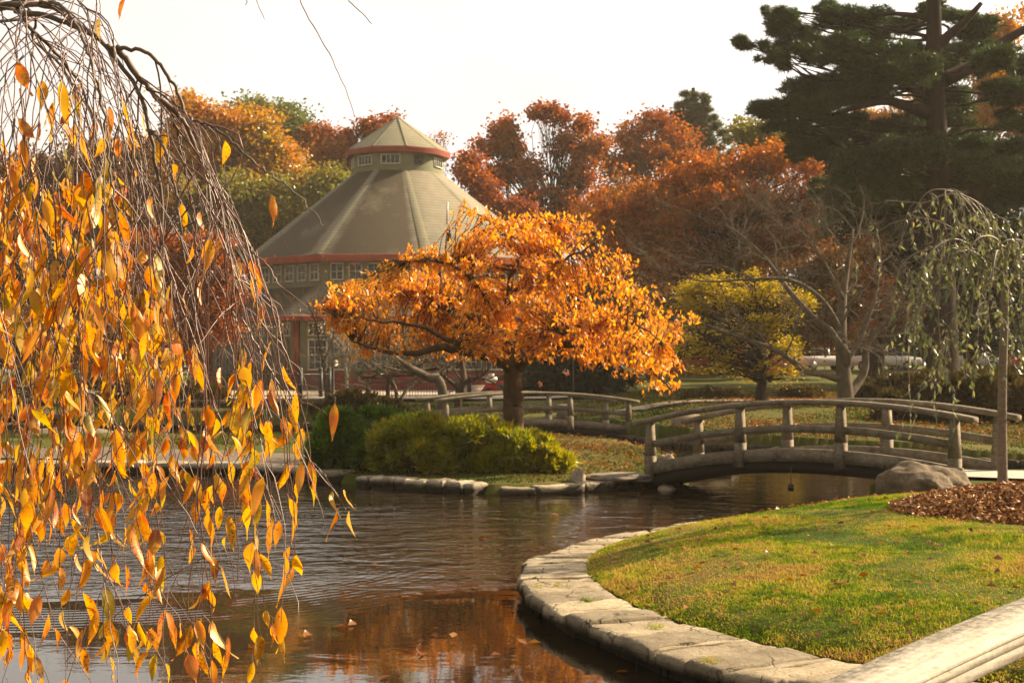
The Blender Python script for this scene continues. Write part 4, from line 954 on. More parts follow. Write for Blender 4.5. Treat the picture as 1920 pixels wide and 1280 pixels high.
def tree(name, label, base, blobs, d, nclump, perclump, ln, wd, mat, bark, trunk_r, top=None, cat='tree', group=None, seed=1, clump=.45, flat=.25, droop=0.0, depth=1.0, twigs=True, shell=.5, trunk_pts=None, bare=0.0, sides=7, limb_r=.38, zb=None, back=True, lump=5):
    """base: (px, py) of the foot; limbs run from the trunk into each blob, twigs to each clump of leaves"""
    r = np.random.default_rng(seed)
    b = P(base[0], base[1], d)
    b[2] = (hz(b[0], d).item() - .05) if zb is None else zb
    t = thing(name, label, cat, tuple(b), group)
    if lump:
        nb = []
        for q in blobs:
            for m_ in range(lump):
                v_ = r.normal(0, 1, 3); v_ /= np.linalg.norm(v_); f_ = r.uniform(.3, .85); s_ = r.uniform(.32, .62)
                nb.append((q[0] + v_[0] * q[2] * f_, q[1] + v_[2] * q[3] * f_, q[2] * s_, q[3] * s_ * .9, (q[4] if len(q) > 4 else 0) + v_[1] * q[2] * d / F * f_))
        blobs = nb
    if back:
        blobs = list(blobs) + [(q[0] * .85 + np.mean([w[0] for w in blobs]) * .15, q[1] + 6, q[2] * .9, q[3] * .9, (q[4] if len(q) > 4 else 0) + q[2] * d / F * .9) for q in blobs[::3]]
    xs_ = np.array([q[0] for q in blobs]); ys_ = np.array([q[1] for q in blobs])
    if top is None: top = (np.average(xs_), np.percentile(ys_, 35))
    tp = P(top[0], top[1], d)
    mb = MB()
    if trunk_pts is not None:
        tr = smoothline(np.array([b] + [P(*q, d) for q in trunk_pts]), 14)
    else:
        tr = wig(b, tp, 12, .06, r)
    tt = np.linspace(0, 1, len(tr))
    rads = trunk_r * (1 - .8 * tt); rads[0] *= 1.35; rads[1] *= 1.08
    mb.tube(tr, rads, max(sides, 8))
    pos, cen, which = blob_pts(blobs, d, nclump, r, shell, depth)
    ex = r.uniform(0, 1, (nclump, 1)) < .12; pos = np.where(ex, cen + (pos - cen) * 1.45, pos)
    limb = {}
    for i, q in enumerate(blobs):
        c = P(q[0], q[1], d); c[1] += q[4] if len(q) > 4 else 0
        f = np.clip((c[2] - b[2]) / max(tp[2] - b[2], .1) * .62 + r.uniform(-.08, .05), .22, .93)
        a = np.array([np.interp(f, tt, tr[:, k]) for k in range(3)])
        p = wig(a, c, 9, .11, r, .04); rr = np.interp(f, tt, rads) * limb_r * .7
        mb.tube(p, np.linspace(rr, max(rr * .22, .012), 9), sides, False); limb[i] = (p, rr)
    if twigs:
        for k in range(nclump):
            p, rr = limb[which[k]]; a = p[r.integers(3, 9)]
            q = wig(a, pos[k], 5, .12, r, .02); r0 = min(rr * .3, .014 * d / 50)
            mb.tube(q, np.linspace(r0, r0 * .3, 5), 4, False)
    mb.build('trunk', bark, t, smooth=True)
    keep = r.uniform(0, 1, nclump) > bare
    pc = pos[keep]
    cnt = r.poisson(perclump * 1.5, len(pc)); idx = np.repeat(np.arange(len(pc)), cnt)
    g = r.normal(0, 1, (len(idx), 3)); g *= (clump * r.uniform(.5, 1.2, len(pc)))[idx][:, None]; g[:, 2] *= .62
    cc = pc[idx] + g
    V, T = leafcards(cc, ln * 1.1, wd * 1.1, r, flat, droop)
    m2 = MB(); m2.add(V, (), T); m2.build('crown', mat, t)
    return t

# --- behind the pavilion, left
tree('oak_tree', 'tall orange oak rising left of the pavilion roof', (420, 700), [(352,196,34,34),(398,232,46,40),(452,222,44,34),(492,262,50,44),(428,286,62,50),(372,300,54,60),(520,322,50,50),(340,262,40,50),(460,345,70,50),(560,330,40,40)], 118, 430, 60, .34, .24, M['lf_oak_or'], M['bark'], .5, seed=101, clump=.75)
tree('oak_tree', 'olive green oak filling the space between the orange oak and the pavilion roof', (470, 705), [(420,385,70,60),(500,390,60,55),(350,400,60,60),(560,395,60,45),(620,350,46,40),(470,440,70,45),(400,450,60,45)], 112, 380, 60, .32, .22, M['lf_oak_ol'], M['bark'], .45, seed=102, clump=.75)
tree('oak_tree', 'grey green treetop peeping above the orange oak', (530, 700), [(500,214,34,26),(540,240,34,34),(470,205,24,18),(530,290,40,50)], 128, 170, 60, .34, .24, M['lf_green'], M['bark'], .4, seed=103, clump=.8)
tree('oak_tree', 'orange red tree with sky gaps directly left of the cupola', (640, 700), [(592,256,30,26),(640,262,34,26),(690,252,34,20),(610,300,44,36),(660,300,40,30),(586,340,30,26),(720,240,20,12),(736,228,12,8)], 125, 230, 48, .32, .22, M['lf_rust'], M['bark'], .35, seed=104, clump=.6)
tree('oak_tree', 'dull orange oak partly behind the hanging cherry leaves', (190, 705), [(180,330,70,60),(240,300,50,50),(110,340,60,60),(290,330,40,60),(200,400,80,60),(60,380,60,60),(20,330,50,60),(130,420,80,50)], 108, 430, 55, .34, .24, M['lf_brown'], M['bark'], .5, seed=105, clump=.8)
tree('pine_tree', 'dark evergreen mass low at the left edge behind the hanging leaves', (40, 715), [(40,480,80,90),(120,520,60,80),(-40,470,80,100),(80,590,90,60),(-30,590,80,70),(170,570,50,50)], 88, 300, 70, .3, .12, M['lf_dark'], M['bark_dark'], .4, seed=106, clump=.6)
tree('maple_tree', 'deep red maple standing at the left flank of the pavilion', (370, 725), [(280,480,60,50),(340,460,56,46),(392,480,44,46),(415,540,34,46),(310,550,80,55),(370,570,56,50),(250,560,50,50),(340,620,84,40),(410,620,28,32)], 74, 420, 55, .2, .15, M['lf_red'], M['bark'], .3, seed=107, clump=.45)
tree('maple_tree', 'brownish red small tree below the dull orange oak at far left', (110, 735), [(60,620,70,45),(140,640,60,40),(200,610,50,40),(0,640,60,50),(90,660,90,30)], 68, 230, 50, .18, .13, M['lf_brown'], M['bark'], .22, seed=108, clump=.4)
tree('bare_tree', 'thin leafless treetop showing beside the cupola roof', (830, 700), [(815,262,26,26),(835,250,14,14),(800,300,30,30)], 132, 60, 4, .2, .15, M['lf_rust'], M['bark_grey'], .22, seed=109, clump=.3)
# --- right of the pavilion
tree('oak_tree', 'open crowned russet oak with leaning forked trunk right of the pavilion', (1025, 700), [(955,236,34,22),(1008,212,18,14),(1040,206,22,16),(1058,222,18,12),(925,280,34,22),(975,282,36,26),(1100,230,26,30),(1060,270,34,24),(925,330,32,24),(985,330,40,28),(1120,280,36,30),(1090,330,34,24),(1000,380,50,26),(1060,380,46,26)], 112, 300, 40, .3, .22, M['lf_rust'], M['bark_dark'], .42, seed=110, clump=.5, trunk_pts=[(1030,560),(1042,420),(1068,340),(1096,280)], limb_r=.5)
tree('oak_tree', 'low dark red tree tucked against the right slope of the pavilion roof', (915, 705), [(885,330,24,30),(905,370,36,34),(950,400,46,30),(880,300,16,18),(930,440,60,40)], 106, 190, 45, .28, .2, M['lf_red'], M['bark'], .3, seed=111, clump=.55)
tree('oak_tree', 'thinning rust coloured tree just left of the small pine', (1190, 705), [(1180,250,40,28),(1225,226,34,24),(1262,262,36,30),(1150,300,40,36),(1215,300,50,36),(1290,300,40,34),(1160,360,50,36)], 118, 260, 34, .32, .22, M['lf_rust'], M['bark_grey'], .4, seed=112, clump=.6, limb_r=.5)
tree('maple_tree', 'huge flame red maple filling the middle right background', (1360, 715), [(1400,306,44,40),(1455,296,48,34),(1505,320,50,34),(1545,360,44,34),(1350,320,50,40),(1290,340,50,36),(1240,372,50,34),(1440,370,80,46),(1360,400,80,46),(1520,410,60,36),(1270,430,70,46),(1190,420,60,46),(1180,490,70,50),(1290,500,80,46),(1400,470,80,46),(1490,460,70,40),(1130,400,34,36),(1560,400,30,26)], 82, 900, 52, .2, .15, M['lf_flame'], M['bark_dark'], .5, seed=113, clump=.52)
tree('maple_tree', 'shadowy rust and green tree under the flame red maple', (1220, 720), [(1160,540,60,46),(1240,560,70,40),(1200,610,70,36),(1330,570,70,46),(1420,560,70,46),(1500,540,70,50),(1560,500,60,46),(1590,600,50,50),(1640,560,50,60),(1520,610,60,36)], 76, 420, 45, .18, .13, M['lf_brown'], M['bark_dark'], .3, seed=114, clump=.5)
tree('maple_tree', 'orange brown maple crown filling the gaps behind the flame red maple', (1300, 710), [(1130,380,50,40),(1190,350,50,36),(1250,400,60,46),(1320,390,60,46),(1390,380,60,46),(1450,400,60,46),(1150,440,60,50),(1230,470,70,50),(1320,470,70,50),(1410,470,70,50),(1500,450,60,50),(1090,440,40,40),(1570,440,50,50)], 104, 520, 46, .26, .2, M['lf_flame'], M['bark_dark'], .4, seed=123, clump=.6)
# --- behind the big pine
tree('oak_tree', 'orange tree glowing through the limbs of the great pine', (1680, 700), [(1640,236,44,34),(1700,226,44,30),(1620,290,40,40),(1745,200,40,40),(1680,290,60,40),(1860,130,46,46),(1900,200,44,50),(1830,220,40,40),(1880,60,40,40)], 100, 330, 40, .3, .22, M['lf_oak_or'], M['bark_dark'], .45, seed=115, clump=.65)
tree('oak_tree', 'small leaved yellow green oak edge left of the great pine', (1440, 700), [(1392,236,16,12),(1410,262,30,24),(1440,240,30,20),(1470,280,40,26),(1520,270,40,30),(1440,300,30,22)], 96, 150, 36, .26, .2, M['lf_oak_ol'], M['bark_dark'], .3, seed=116, clump=.5)
tree('oak_tree', 'dark olive tree behind the weeping sapling', (1840, 705), [(1640,420,60,60),(1720,440,70,70),(1810,430,70,70),(1890,420,60,70),(1680,530,60,60),(1780,540,80,60),(1880,540,60,70),(1700,620,60,40),(1800,630,80,36),(1890,630,50,40)], 66, 420, 55, .2, .14, M['lf_dark'], M['bark_dark'], .35, seed=117, clump=.5)
tree('maple_tree', 'small scarlet maple among the dark trees left of the sapling', (1665, 715), [(1640,510,26,20),(1665,555,34,24),(1690,590,26,16),(1630,470,26,20),(1640,620,34,20)], 62, 90, 40, .13, .1, M['lf_rust'], M['bark_dark'], .14, seed=118, clump=.3)

tree('oak_tree', 'dark brown wood edge tree low behind the red shed', (1300, 705), [(1180,600,60,50),(1260,620,60,50),(1340,600,60,60),(1420,620,60,50),(1500,600,60,60),(1580,610,50,50),(1130,640,50,40)], 97, 420, 50, .3, .22, M['lf_brown'], M['bark_dark'], .35, seed=119, clump=.7)
tree('oak_tree', 'black green wood edge tree behind the parked cars', (1700, 705), [(1620,640,50,34),(1680,620,60,50),(1760,610,60,60),(1840,600,60,60),(1920,600,60,60),(1880,520,60,50),(1950,480,60,60)], 98, 420, 50, .3, .2, M['lf_dark'], M['bark_dark'], .35, seed=121, clump=.7)
tree('oak_tree', 'tall brown tree at the right edge behind the great pine', (1900, 705), [(1860,330,70,60),(1930,330,70,70),(1820,400,70,50),(1780,480,60,50),(1900,440,70,50),(1960,220,60,80)], 90, 420, 50, .28, .2, M['lf_brown'], M['bark_dark'], .4, seed=122, clump=.65)
r = np.random.default_rng(150); n = 60000
x = r.uniform(-75, 75, n); hgt = 9 + 3.5 * np.sin(x * .21) + 2.5 * np.sin(x * .53 + 1); z = 2 + r.uniform(0, 1, n) ** .8 * hgt
V, T = leafcards(np.stack([x, 150 + r.normal(0, 4, n), z], -1), .75, .55, r, .2); mb = MB(); mb.add(V, (), T)
tag(mb.build('distant_wood', M['lf_brown']), kind='stuff')

# --- conifers: tufts of needles
def tufts(cen, r, n_each, ln, wd, up=.35, outward=None):
    n = len(cen); N = n * n_each; c = np.repeat(cen, n_each, 0)
    a = r.normal(0, 1, (N, 3)); a[:, 2] = a[:, 2] * .6 + up
    if outward is not None: a += np.repeat(outward, n_each, 0) * 1.0
    a /= np.linalg.norm(a, axis=1)[:, None]
    b = np.cross(a, r.normal(0, 1, (N, 3))); b /= np.linalg.norm(b, axis=1)[:, None]
    L = (ln * r.uniform(.6, 1.2, N))[:, None]
    V = np.stack([c - b * wd, c + b * wd, c + a * L], 1).reshape(-1, 3)
    return V, np.arange(N)[:, None] * 3 + np.array([[0, 1, 2]])
def pine(name, label, base, trunk, trunk_r, pads, d, dens, ln, wd, mat, bark, seed, n_each=12, limbs=(), limb_r=.16, droop=0.0, cat='pine tree'):
    r = np.random.default_rng(seed); b = P(*base, d); b[2] = hz(b[0], d).item() - .1
    t = thing(name, label, cat, tuple(b)); mb = MB()
    tr = smoothline(np.array([b] + [P(*q, d) for q in trunk]), 30); tt = np.linspace(0, 1, 30); rad = trunk_r * (1 - .62 * tt); rad[0] *= 1.3; rad[1] *= 1.1
    mb.tube(tr, rad, 14)
    for pts, r0, r1 in limbs:
        p = smoothline(np.array([np.array([(q[0] - 960) / F * (d + q[2]), d + q[2], H + (HY - q[1]) / F * (d + q[2])]) for q in pts]), 18)
        mb.tube(p, np.linspace(r0, r1, 18), 8)
    pos = []
    for q in pads:
        px, py, rx, ry = q[:4]; dy = abs(r.uniform(-1, 3)) + 1.2 if (name == 'great_pine' and 1690 < px < 1840) else q[4] if len(q) > 4 else r.uniform(-2.5, 2.5)
        c = P(px, py, d); c[1] += dy
        f = np.clip(np.interp(c[2] - .12 * abs(c[0] - tr[15, 0]), tr[:, 2], tt), .15, .98); a = np.array([np.interp(f, tt, tr[:, k]) for k in range(3)])
        limb = wig(a, c, 10, .07, r, -.05); mb.tube(limb, np.linspace(limb_r, .03, 10), 6, False)
        n = int(dens * rx * ry * (d / F) ** 2 * 3.1)
        u = r.normal(0, 1, (n, 3)); u /= np.linalg.norm(u, axis=1)[:, None]; u *= r.uniform(0, 1, n)[:, None] ** .4
        sub = r.uniform(-1, 1, (max(3, n // 14), 3)); sub[:, 2] *= .8
        s_ = sub[r.integers(0, len(sub), n)] * .8 + u * .34
        w = np.stack([s_[:, 0] * rx * d / F, s_[:, 1] * min(rx, 70) * d / F * .9, s_[:, 2] * ry * d / F - droop * (s_[:, 0] ** 2)], -1) + c
        pos.append(w)
        for s1 in sub[:9]:
            e = c + np.array([s1[0] * rx, s1[1] * min(rx, 70), s1[2] * ry]) * d / F * .8
            mb.tube(wig(limb[r.integers(5, 10)], e, 5, .1, r), np.linspace(.04, .012, 5), 4, False)
    mb.build('trunk', bark, t, smooth=True)
    pos = np.concatenate(pos); V, T = tufts(pos, r, n_each, ln, wd)
    m2 = MB(); m2.add(V, (), T); m2.build('crown', mat, t)
    return t
pads = [(1400,94,34,14,-1),(1450,120,40,18,-1),(1470,40,30,30,0),(1490,70,46,30,0),(1530,110,50,26,-1),(1460,14,24,16,1),(1580,20,50,34,1),(1640,40,40,40,1),(1570,90,60,30,0),(1630,120,70,34,-1),(1540,160,60,26,1),(1600,170,70,30,0),(1680,150,60,30,-2),(1440,214,46,22,-1),(1500,210,60,24,-1),(1560,226,60,26,0),(1470,236,50,16,0),(1630,236,60,20,2),(1540,270,60,30,1),
 (1700,20,60,20,-1),(1790,8,60,22,-2),(1740,90,60,22,-2.5),(1790,106,60,26,-2.5),(1840,130,40,26,-2),(1860,30,50,30,2),(1900,90,40,30,2),(1800,200,70,24,-3),(1860,190,50,26,-2),(1900,240,60,26,-2),(1830,260,60,20,-3),(1900,290,50,30,-1),(1690,300,70,34,-2),(1620,320,70,36,-1),(1580,300,40,26,0),(1650,360,80,34,0),(1720,350,70,36,1),(1860,330,80,30,-2),(1900,370,60,30,0),(1810,380,60,26,2),(1620,380,60,24,2),(1950,150,60,60,0),(1960,300,60,60,0)]
pads += [(1600,140,70,40,4),(1680,110,60,40,5),(1580,240,70,36,4),(1700,240,60,36,5),(1660,330,80,40,5),(1820,160,60,40,5),(1880,250,60,50,5),(1820,320,70,40,5),(1880,60,60,50,5),(1660,40,60,36,5),(1740,400,80,40,5),(1860,400,70,40,5)]
limbs = [([(1757,222,0),(1745,216,0),(1700,200,-.5),(1660,190,-1),(1610,200,-1.2),(1560,216,-1)],.3,.07),([(1750,190,0),(1710,170,.5),(1670,165,.8)],.2,.06),([(1752,95,0),(1775,70,-.2),(1810,40,-.5),(1840,6,-.6)],.26,.1),([(1770,150,0),(1830,120,.5),(1880,80,.8),(1930,50,1)],.34,.16),([(1752,44,0),(1735,34,0),(1680,26,0),(1620,34,.4)],.16,.05),([(1768,430,0),(1800,400,0),(1850,340,-.8),(1900,290,-1),(1950,250,-1)],.34,.2),([(1753,80,0),(1740,70,0),(1700,60,.3),(1660,55,.5)],.12,.04)]
pine('great_pine', 'great dark pine with massive trunk and flat needle plates at the upper right', (1768, 700), [(1765,560),(1762,400),(1756,240),(1752,100),(1750,-40)], .74, pads, 62, 165, .34, .024, M['needle'], M['bark_pine'], 201, 16, limbs, .07)
cp = [(1300, 174, 5, 12, 0), (1300, 192, 8, 12, 0), (1300, 214, 10, 14, 0), (1300, 240, 14, 16, 0), (1300, 270, 20, 18, 0), (1300, 300, 26, 16, 0)]
for k_ in range(7):
    y0 = 196 + k_ * 17; w = 20 + k_ * 8
    for s_ in (-1, 1):
        for q in range(4):
            f_ = (q + 1) / 4; cp.append((1300 + s_ * w * f_, y0 + 12 - 26 * f_ ** 1.6 + (4 if s_ > 0 else 0), 7 + 1.5 * (1 - f_) * k_, 6 + k_ * .4, rng.uniform(-1.5, 1.5)))
pine('small_pine', 'grey green pine with upswept boughs topping the red trees', (1300, 705), [(1300,500),(1300,300),(1300,165)], .4, cp, 122, 130, .55, .045, M['needle_far'], M['bark_pine'], 202, 14, (), .06)
cp = [(1590,420,60,30,0),(1640,450,60,30,0),(1560,350,40,26,1),(1700,470,60,30,-1),(1760,420,60,30,2),(1840,470,70,30,1),(1900,440,50,40,0)]
pine('dark_pine', 'second black green pine crowding under the great pine', (1640, 705), [(1640,560),(1640,400)], .35, cp, 70, 90, .32, .022, M['needle'], M['bark_pine'], 203, 13, (), .06)

# --- the yellow tree and the grey bare tree on the far lawn
tree('yellow_tree', 'small yellow leaved tree with dark vase shaped stems on the far lawn', (1430, 757), [(1345,520,50,18),(1400,516,50,16),(1290,545,40,20),(1330,560,60,24),(1400,560,70,30),(1460,540,50,24),(1265,580,34,14),(1300,610,60,24),(1380,610,70,26),(1460,600,60,26),(1290,655,60,22),(1360,660,60,22),(1340,690,60,16),(1470,650,60,22),(1440,690,50,16),(1480,700,34,14),(1300,575,30,14),(1510,560,40,26)], 50, 360, 24, .1, .07, M['lf_yellow'], M['bark_dark'], .2, seed=120, clump=.2, top=(1420,600), limb_r=.5, flat=.6, depth=1.3, lump=4)
def bare_tree(name, label, base, d, stems, nlev, bark, seed, spread=1.0, leaf=None, cat='bare tree'):
    r = np.random.default_rng(seed); b = P(*base, d); b[2] = hz(b[0], d).item() - .05
    t = thing(name, label, cat, tuple(b)); mb = MB(); tips = []
    def grow(p, v, L, rad, lev):
        n = 7; pts = [p]
        for q in range(n):
            v = v + r.normal(0, .16, 3); v[2] += .03; v /= np.linalg.norm(v); pts.append(pts[-1] + v * L / n)
        pts = np.array(pts); mb.tube(pts, np.maximum(np.linspace(rad, rad * .55, n + 1), (.0052 if lev < 2 else .006) * d / 48), 6 if lev > 2 else 4, False)
        if lev == 0: tips.append(pts[-1]); return
        for q in range(r.integers(2, 4)):
            k_ = r.integers(3, n + 1); w = v + r.normal(0, .75, 3) * np.array([spread, spread, .7]); w /= np.linalg.norm(w)
            grow(pts[k_], w, L * r.uniform(.55, .8), rad * .5, lev - 1)
        grow(pts[-1], v, L * .75, rad * .55, lev - 1)
    for pts, r0, r1 in stems:
        p = smoothline(np.array([np.array([(q[0] - 960) / F * (d + q[2]), d + q[2], H + (HY - q[1]) / F * (d + q[2])]) for q in pts]), 22)
        if pts[0][1] > base[1] - 6: p[0, 2] = b[2]
        mb.tube(p, np.linspace(r0, r1, 22), 9)
        for k_ in range(7, 22, 2):
            tg = p[min(k_ + 1, 21)] - p[k_ - 1]; tg /= np.linalg.norm(tg); w = tg + r.normal(0, .6, 3) * np.array([spread, spread, .6]) ; w /= np.linalg.norm(w)
            grow(p[k_], w, r.uniform(.7, 1.5) * d / 48, min(.035, np.interp(k_, [0, 21], [r0, r1]) * .5), nlev)
    mb.build('trunk', bark, t, smooth=True)
    if leaf is not None:
        tp = np.array(tips); tp = tp[r.uniform(0, 1, len(tp)) < leaf[1]]
        V, T = leafcards(tp + r.normal(0, .05, tp.shape), leaf[2], leaf[2] * .6, r, .2, .4); m2 = MB(); m2.add(V, (), T); m2.build('leaves', leaf[0], t)
    return t
bare_tree('grey_tree', 'leafless grey barked tree with forked trunk and wide twiggy limbs on the far lawn', (1586, 757), 48,
  [([(1586,757,0),(1584,720,0),(1580,675,0),(1577,630,0),(1580,560,.2),(1590,490,.4),(1600,430,.6)],.29,.04),
   ([(1580,690,0),(1592,672,-.3),(1582,655,-.4),(1570,640,-.4),(1556,618,-.3),(1530,600,0),(1480,545,.3),(1440,490,.5),(1400,450,.6),(1360,420,.5)],.15,.03),
   ([(1588,745,0),(1610,715,.4),(1622,690,.5),(1625,650,.6),(1650,615,.8),(1690,580,1.0),(1730,550,1)],.17,.04),
   ([(1576,712,0),(1545,702,-.6),(1510,695,-.9),(1480,672,-1),(1440,650,-1.2),(1380,630,-1.2),(1300,600,-1.4)],.13,.03),
   ([(1590,670,.2),(1612,640,.6),(1622,610,.8),(1640,560,1),(1650,500,1.2)],.12,.03),
   ([(1578,620,0),(1540,560,-.5),(1480,525,-.8),(1400,524,-1),(1330,528,-1.2),(1280,520,-1.3)],.09,.02),
   ([(1582,560,0),(1550,500,.5),(1520,450,.8),(1480,420,1)],.07,.02)], 3, M['bark_grey'], 301, 1.25)
bare_tree('gnarled_tree', 'gnarled little tree with pale lit stem and low twisted limbs behind the shrubs', (829, 748), 44,
  [([(829,748,0),(829,730,0),(820,708,0),(806,708,0),(770,690,-.3),(742,672,-.4),(726,655,-.3),(700,648,0),(672,640,.2)],.16,.05),
   ([(806,708,0),(828,696,.2),(842,676,.4),(852,655,.5)],.1,.04)], 2, M['bark_grey'], 302, 1.1, (M['lf_rust'], .2, .1))
bare_tree('gnarled_tree', 'second gnarled small tree with a slanting dark trunk near the red cart', (858, 752), 47,
  [([(858,752,0),(862,735,0),(870,712,0),(868,690,.2),(862,660,.3)],.14,.05),([(866,722,0),(880,712,-.2),(900,706,-.4),(918,690,-.4)],.09,.03),([(862,730,0),(846,716,-.2),(832,704,-.3),(820,690,-.3)],.08,.03)], 2, M['bark'], 303, 1.0)
bare_tree('brushy_tree', 'leafless brushwood thicket at the foot of the paving behind the shrubs', (745, 752), 50,
  [([(745,752,0),(740,725,0),(725,700,0),(700,690,0)],.08,.03),([(750,752,0),(768,720,.3),(790,700,.4)],.07,.03),([(700,752,.5),(690,725,.5),(672,712,.5)],.05,.02)], 3, M['bark_grey'], 304, 1.2, (M['lf_brown'], .3, .1))
bare_tree('birch_sapling', 'slim pale birch stem in front of the pavilion windows', (650, 742), 56, [([(650,742,0),(650,715,0),(648,690,0),(645,660,0),(642,630,0)],.075,.03),([(650,712,0),(656,690,.2),(658,668,.3)],.045,.02)], 1, M['birch'], 305, .6)
bare_tree('red_sapling', 'sparse red leaved sapling against the pavilion windows', (606, 748), 54, [([(612,748,0),(608,700,0),(600,650,0),(590,600,0),(575,565,0)],.06,.02),([(606,680,0),(622,640,.2),(630,600,.2)],.04,.02)], 2, M['bark'], 306, .7, (M['lf_red'], .35, .13))
pine('mugo_pine', 'low spreading green pine left of the gnarled trees', (725, 752), [(728,725),(735,700)], .14, [(690,690,26,14,0),(720,680,30,12,.5),(760,674,26,12,0),(800,672,30,12,.6),(700,705,30,12,-.4),(740,700,24,10,.3),(830,684,20,10,.5)], 48.5, 30, .17, .012, M['needle'], M['bark'], 204, 12, (), .05)

# --- shrubs: clipped mounds with fine foliage
def shrub(name, label, blobs, d, n, ln, wd, mat, seed, stem=True, lumps=26, cat='shrub', group=None, gy=None, twig=M['bark']):
    r = np.random.default_rng(seed)
    cx = np.mean([b[0] for b in blobs]); x0 = (cx - 960) / F * d; zb = hz(x0, d).item() if gy is None else gy
    t = thing(name, label, cat, (x0, d, zb), group)
    pos, cen, which = blob_pts(blobs, d, lumps * len(blobs), r, .75, 1.1)
    pos[:, 2] = np.maximum(pos[:, 2], zb + .05)
    idx = r.integers(0, len(pos), n)
    siz = r.uniform(.55, 1.25, len(pos)) * np.mean([b[2] for b in blobs]) * d / F * .23
    u = r.normal(0, 1, (n, 3)); u /= np.linalg.norm(u, axis=1)[:, None]; u *= r.uniform(.35, 1.2, (n, 1))
    c = pos[idx] + u * siz[idx][:, None] * np.array([1, 1, .8]); ok = c[:, 2] > zb - .02; c = c[ok]; u = u[ok]
    a = u + r.normal(0, .4, u.shape); a[:, 2] += .65; a /= np.linalg.norm(a, axis=1)[:, None]
    b = np.cross(a, r.normal(0, 1, a.shape)); b /= np.linalg.norm(b, axis=1)[:, None]; m = len(c)
    L = (ln * r.uniform(.6, 1.3, m))[:, None]; W = wd * r.uniform(.7, 1.3, m)[:, None]
    V = np.stack([c, c + a * L * .5 + b * W, c + a * L, c + a * L * .5 - b * W], 1).reshape(-1, 3); k_ = np.arange(m)[:, None] * 4
    mb = MB(); mb.add(V, k_ + np.array([[0, 1, 2, 3]])); mb.build('foliage', mat, t)
    mb = MB()
    for p in pos[::3]:
        s0 = np.array([x0 + (p[0] - x0) * .5 + r.normal(0, .1), d + (p[1] - d) * .4, zb - .05]); mb.tube(wig(s0, p, 6, .1, r, .05), np.linspace(.022, .006, 6), 5, False)
    mb.build('stems', twig, t)
    return t
shrub('shrub', 'dark green bushy shrub at the left end of the island bed', [(640,815,46,46),(690,800,50,36),(610,850,34,34),(660,850,60,36),(720,840,40,40),(735,790,30,24)], 28.2, 36000, .15, .02, M['lf_shrub_d'], 401)
shrub('shrub', 'yellow green yew mound between the dark shrub and the middle mound', [(745,825,46,34),(790,812,50,26),(735,860,40,30),(805,845,60,38),(830,830,40,30)], 27.4, 27000, .15, .017, M['lf_shrub_y'], 402)
shrub('shrub', 'tallest yellow green yew mound left of the cherry trunk', [(840,818,50,28),(895,816,54,28),(850,855,56,34),(925,852,54,34),(935,832,40,28)], 27.2, 27000, .15, .017, M['lf_shrub_y'], 403)
shrub('shrub', 'yellow green yew mound covering the foot of the cherry trunk', [(955,838,50,30),(1005,848,42,30),(945,868,50,24),(1035,868,36,22),(990,832,30,18)], 27.0, 27000, .15, .017, M['lf_shrub_y'], 404)
shrub('shrub', 'dark rounded evergreen shrub behind the low bridge right of the trunk', [(1010,700,40,40),(1060,690,50,36),(1120,700,50,40),(1000,730,40,24),(1090,730,60,24),(1160,715,30,30)], 60, 30000, .2, .05, M['lf_dark'], 405)
shrub('hedge', 'broad russet green hedge rising behind the right end of the arched bridge', [(1700,760,60,36),(1770,750,70,44),(1850,745,80,50),(1920,750,60,50),(1680,790,40,16),(1800,790,90,30)], 42, 60000, .15, .035, M['lf_hedge'], 406, True, 30, 'hedge')
shrub('hedge', 'lower dark hedge left of the broad russet one beneath the parked cars', [(1640,735,40,20),(1690,725,50,20),(1720,720,50,20),(1620,750,30,12)], 50, 24000, .15, .035, M['lf_hedge'], 407, True, 30, 'hedge')
shrub('shrub', 'dull ochre bush between the terrace wall and the dark shrub', [(650,752,34,18),(690,756,36,16),(610,770,30,14),(730,764,40,12)], 46, 14000, .12, .03, M['lf_hedge'], 408)
shrub('shrub', 'low green bank shrub behind the hanging leaves at left', [(200,735,60,26),(120,740,60,24),(300,745,50,20),(40,745,50,24),(380,742,40,20)], 56, 24000, .18, .05, M['lf_hedge'], 409)
shrub('shrub', 'low brown shrub at the foot of the yellow tree', [(1340,742,34,12),(1300,746,26,8),(1380,744,30,10),(1500,740,40,12)], 53, 9000, .12, .035, M['lf_hedge'], 410)

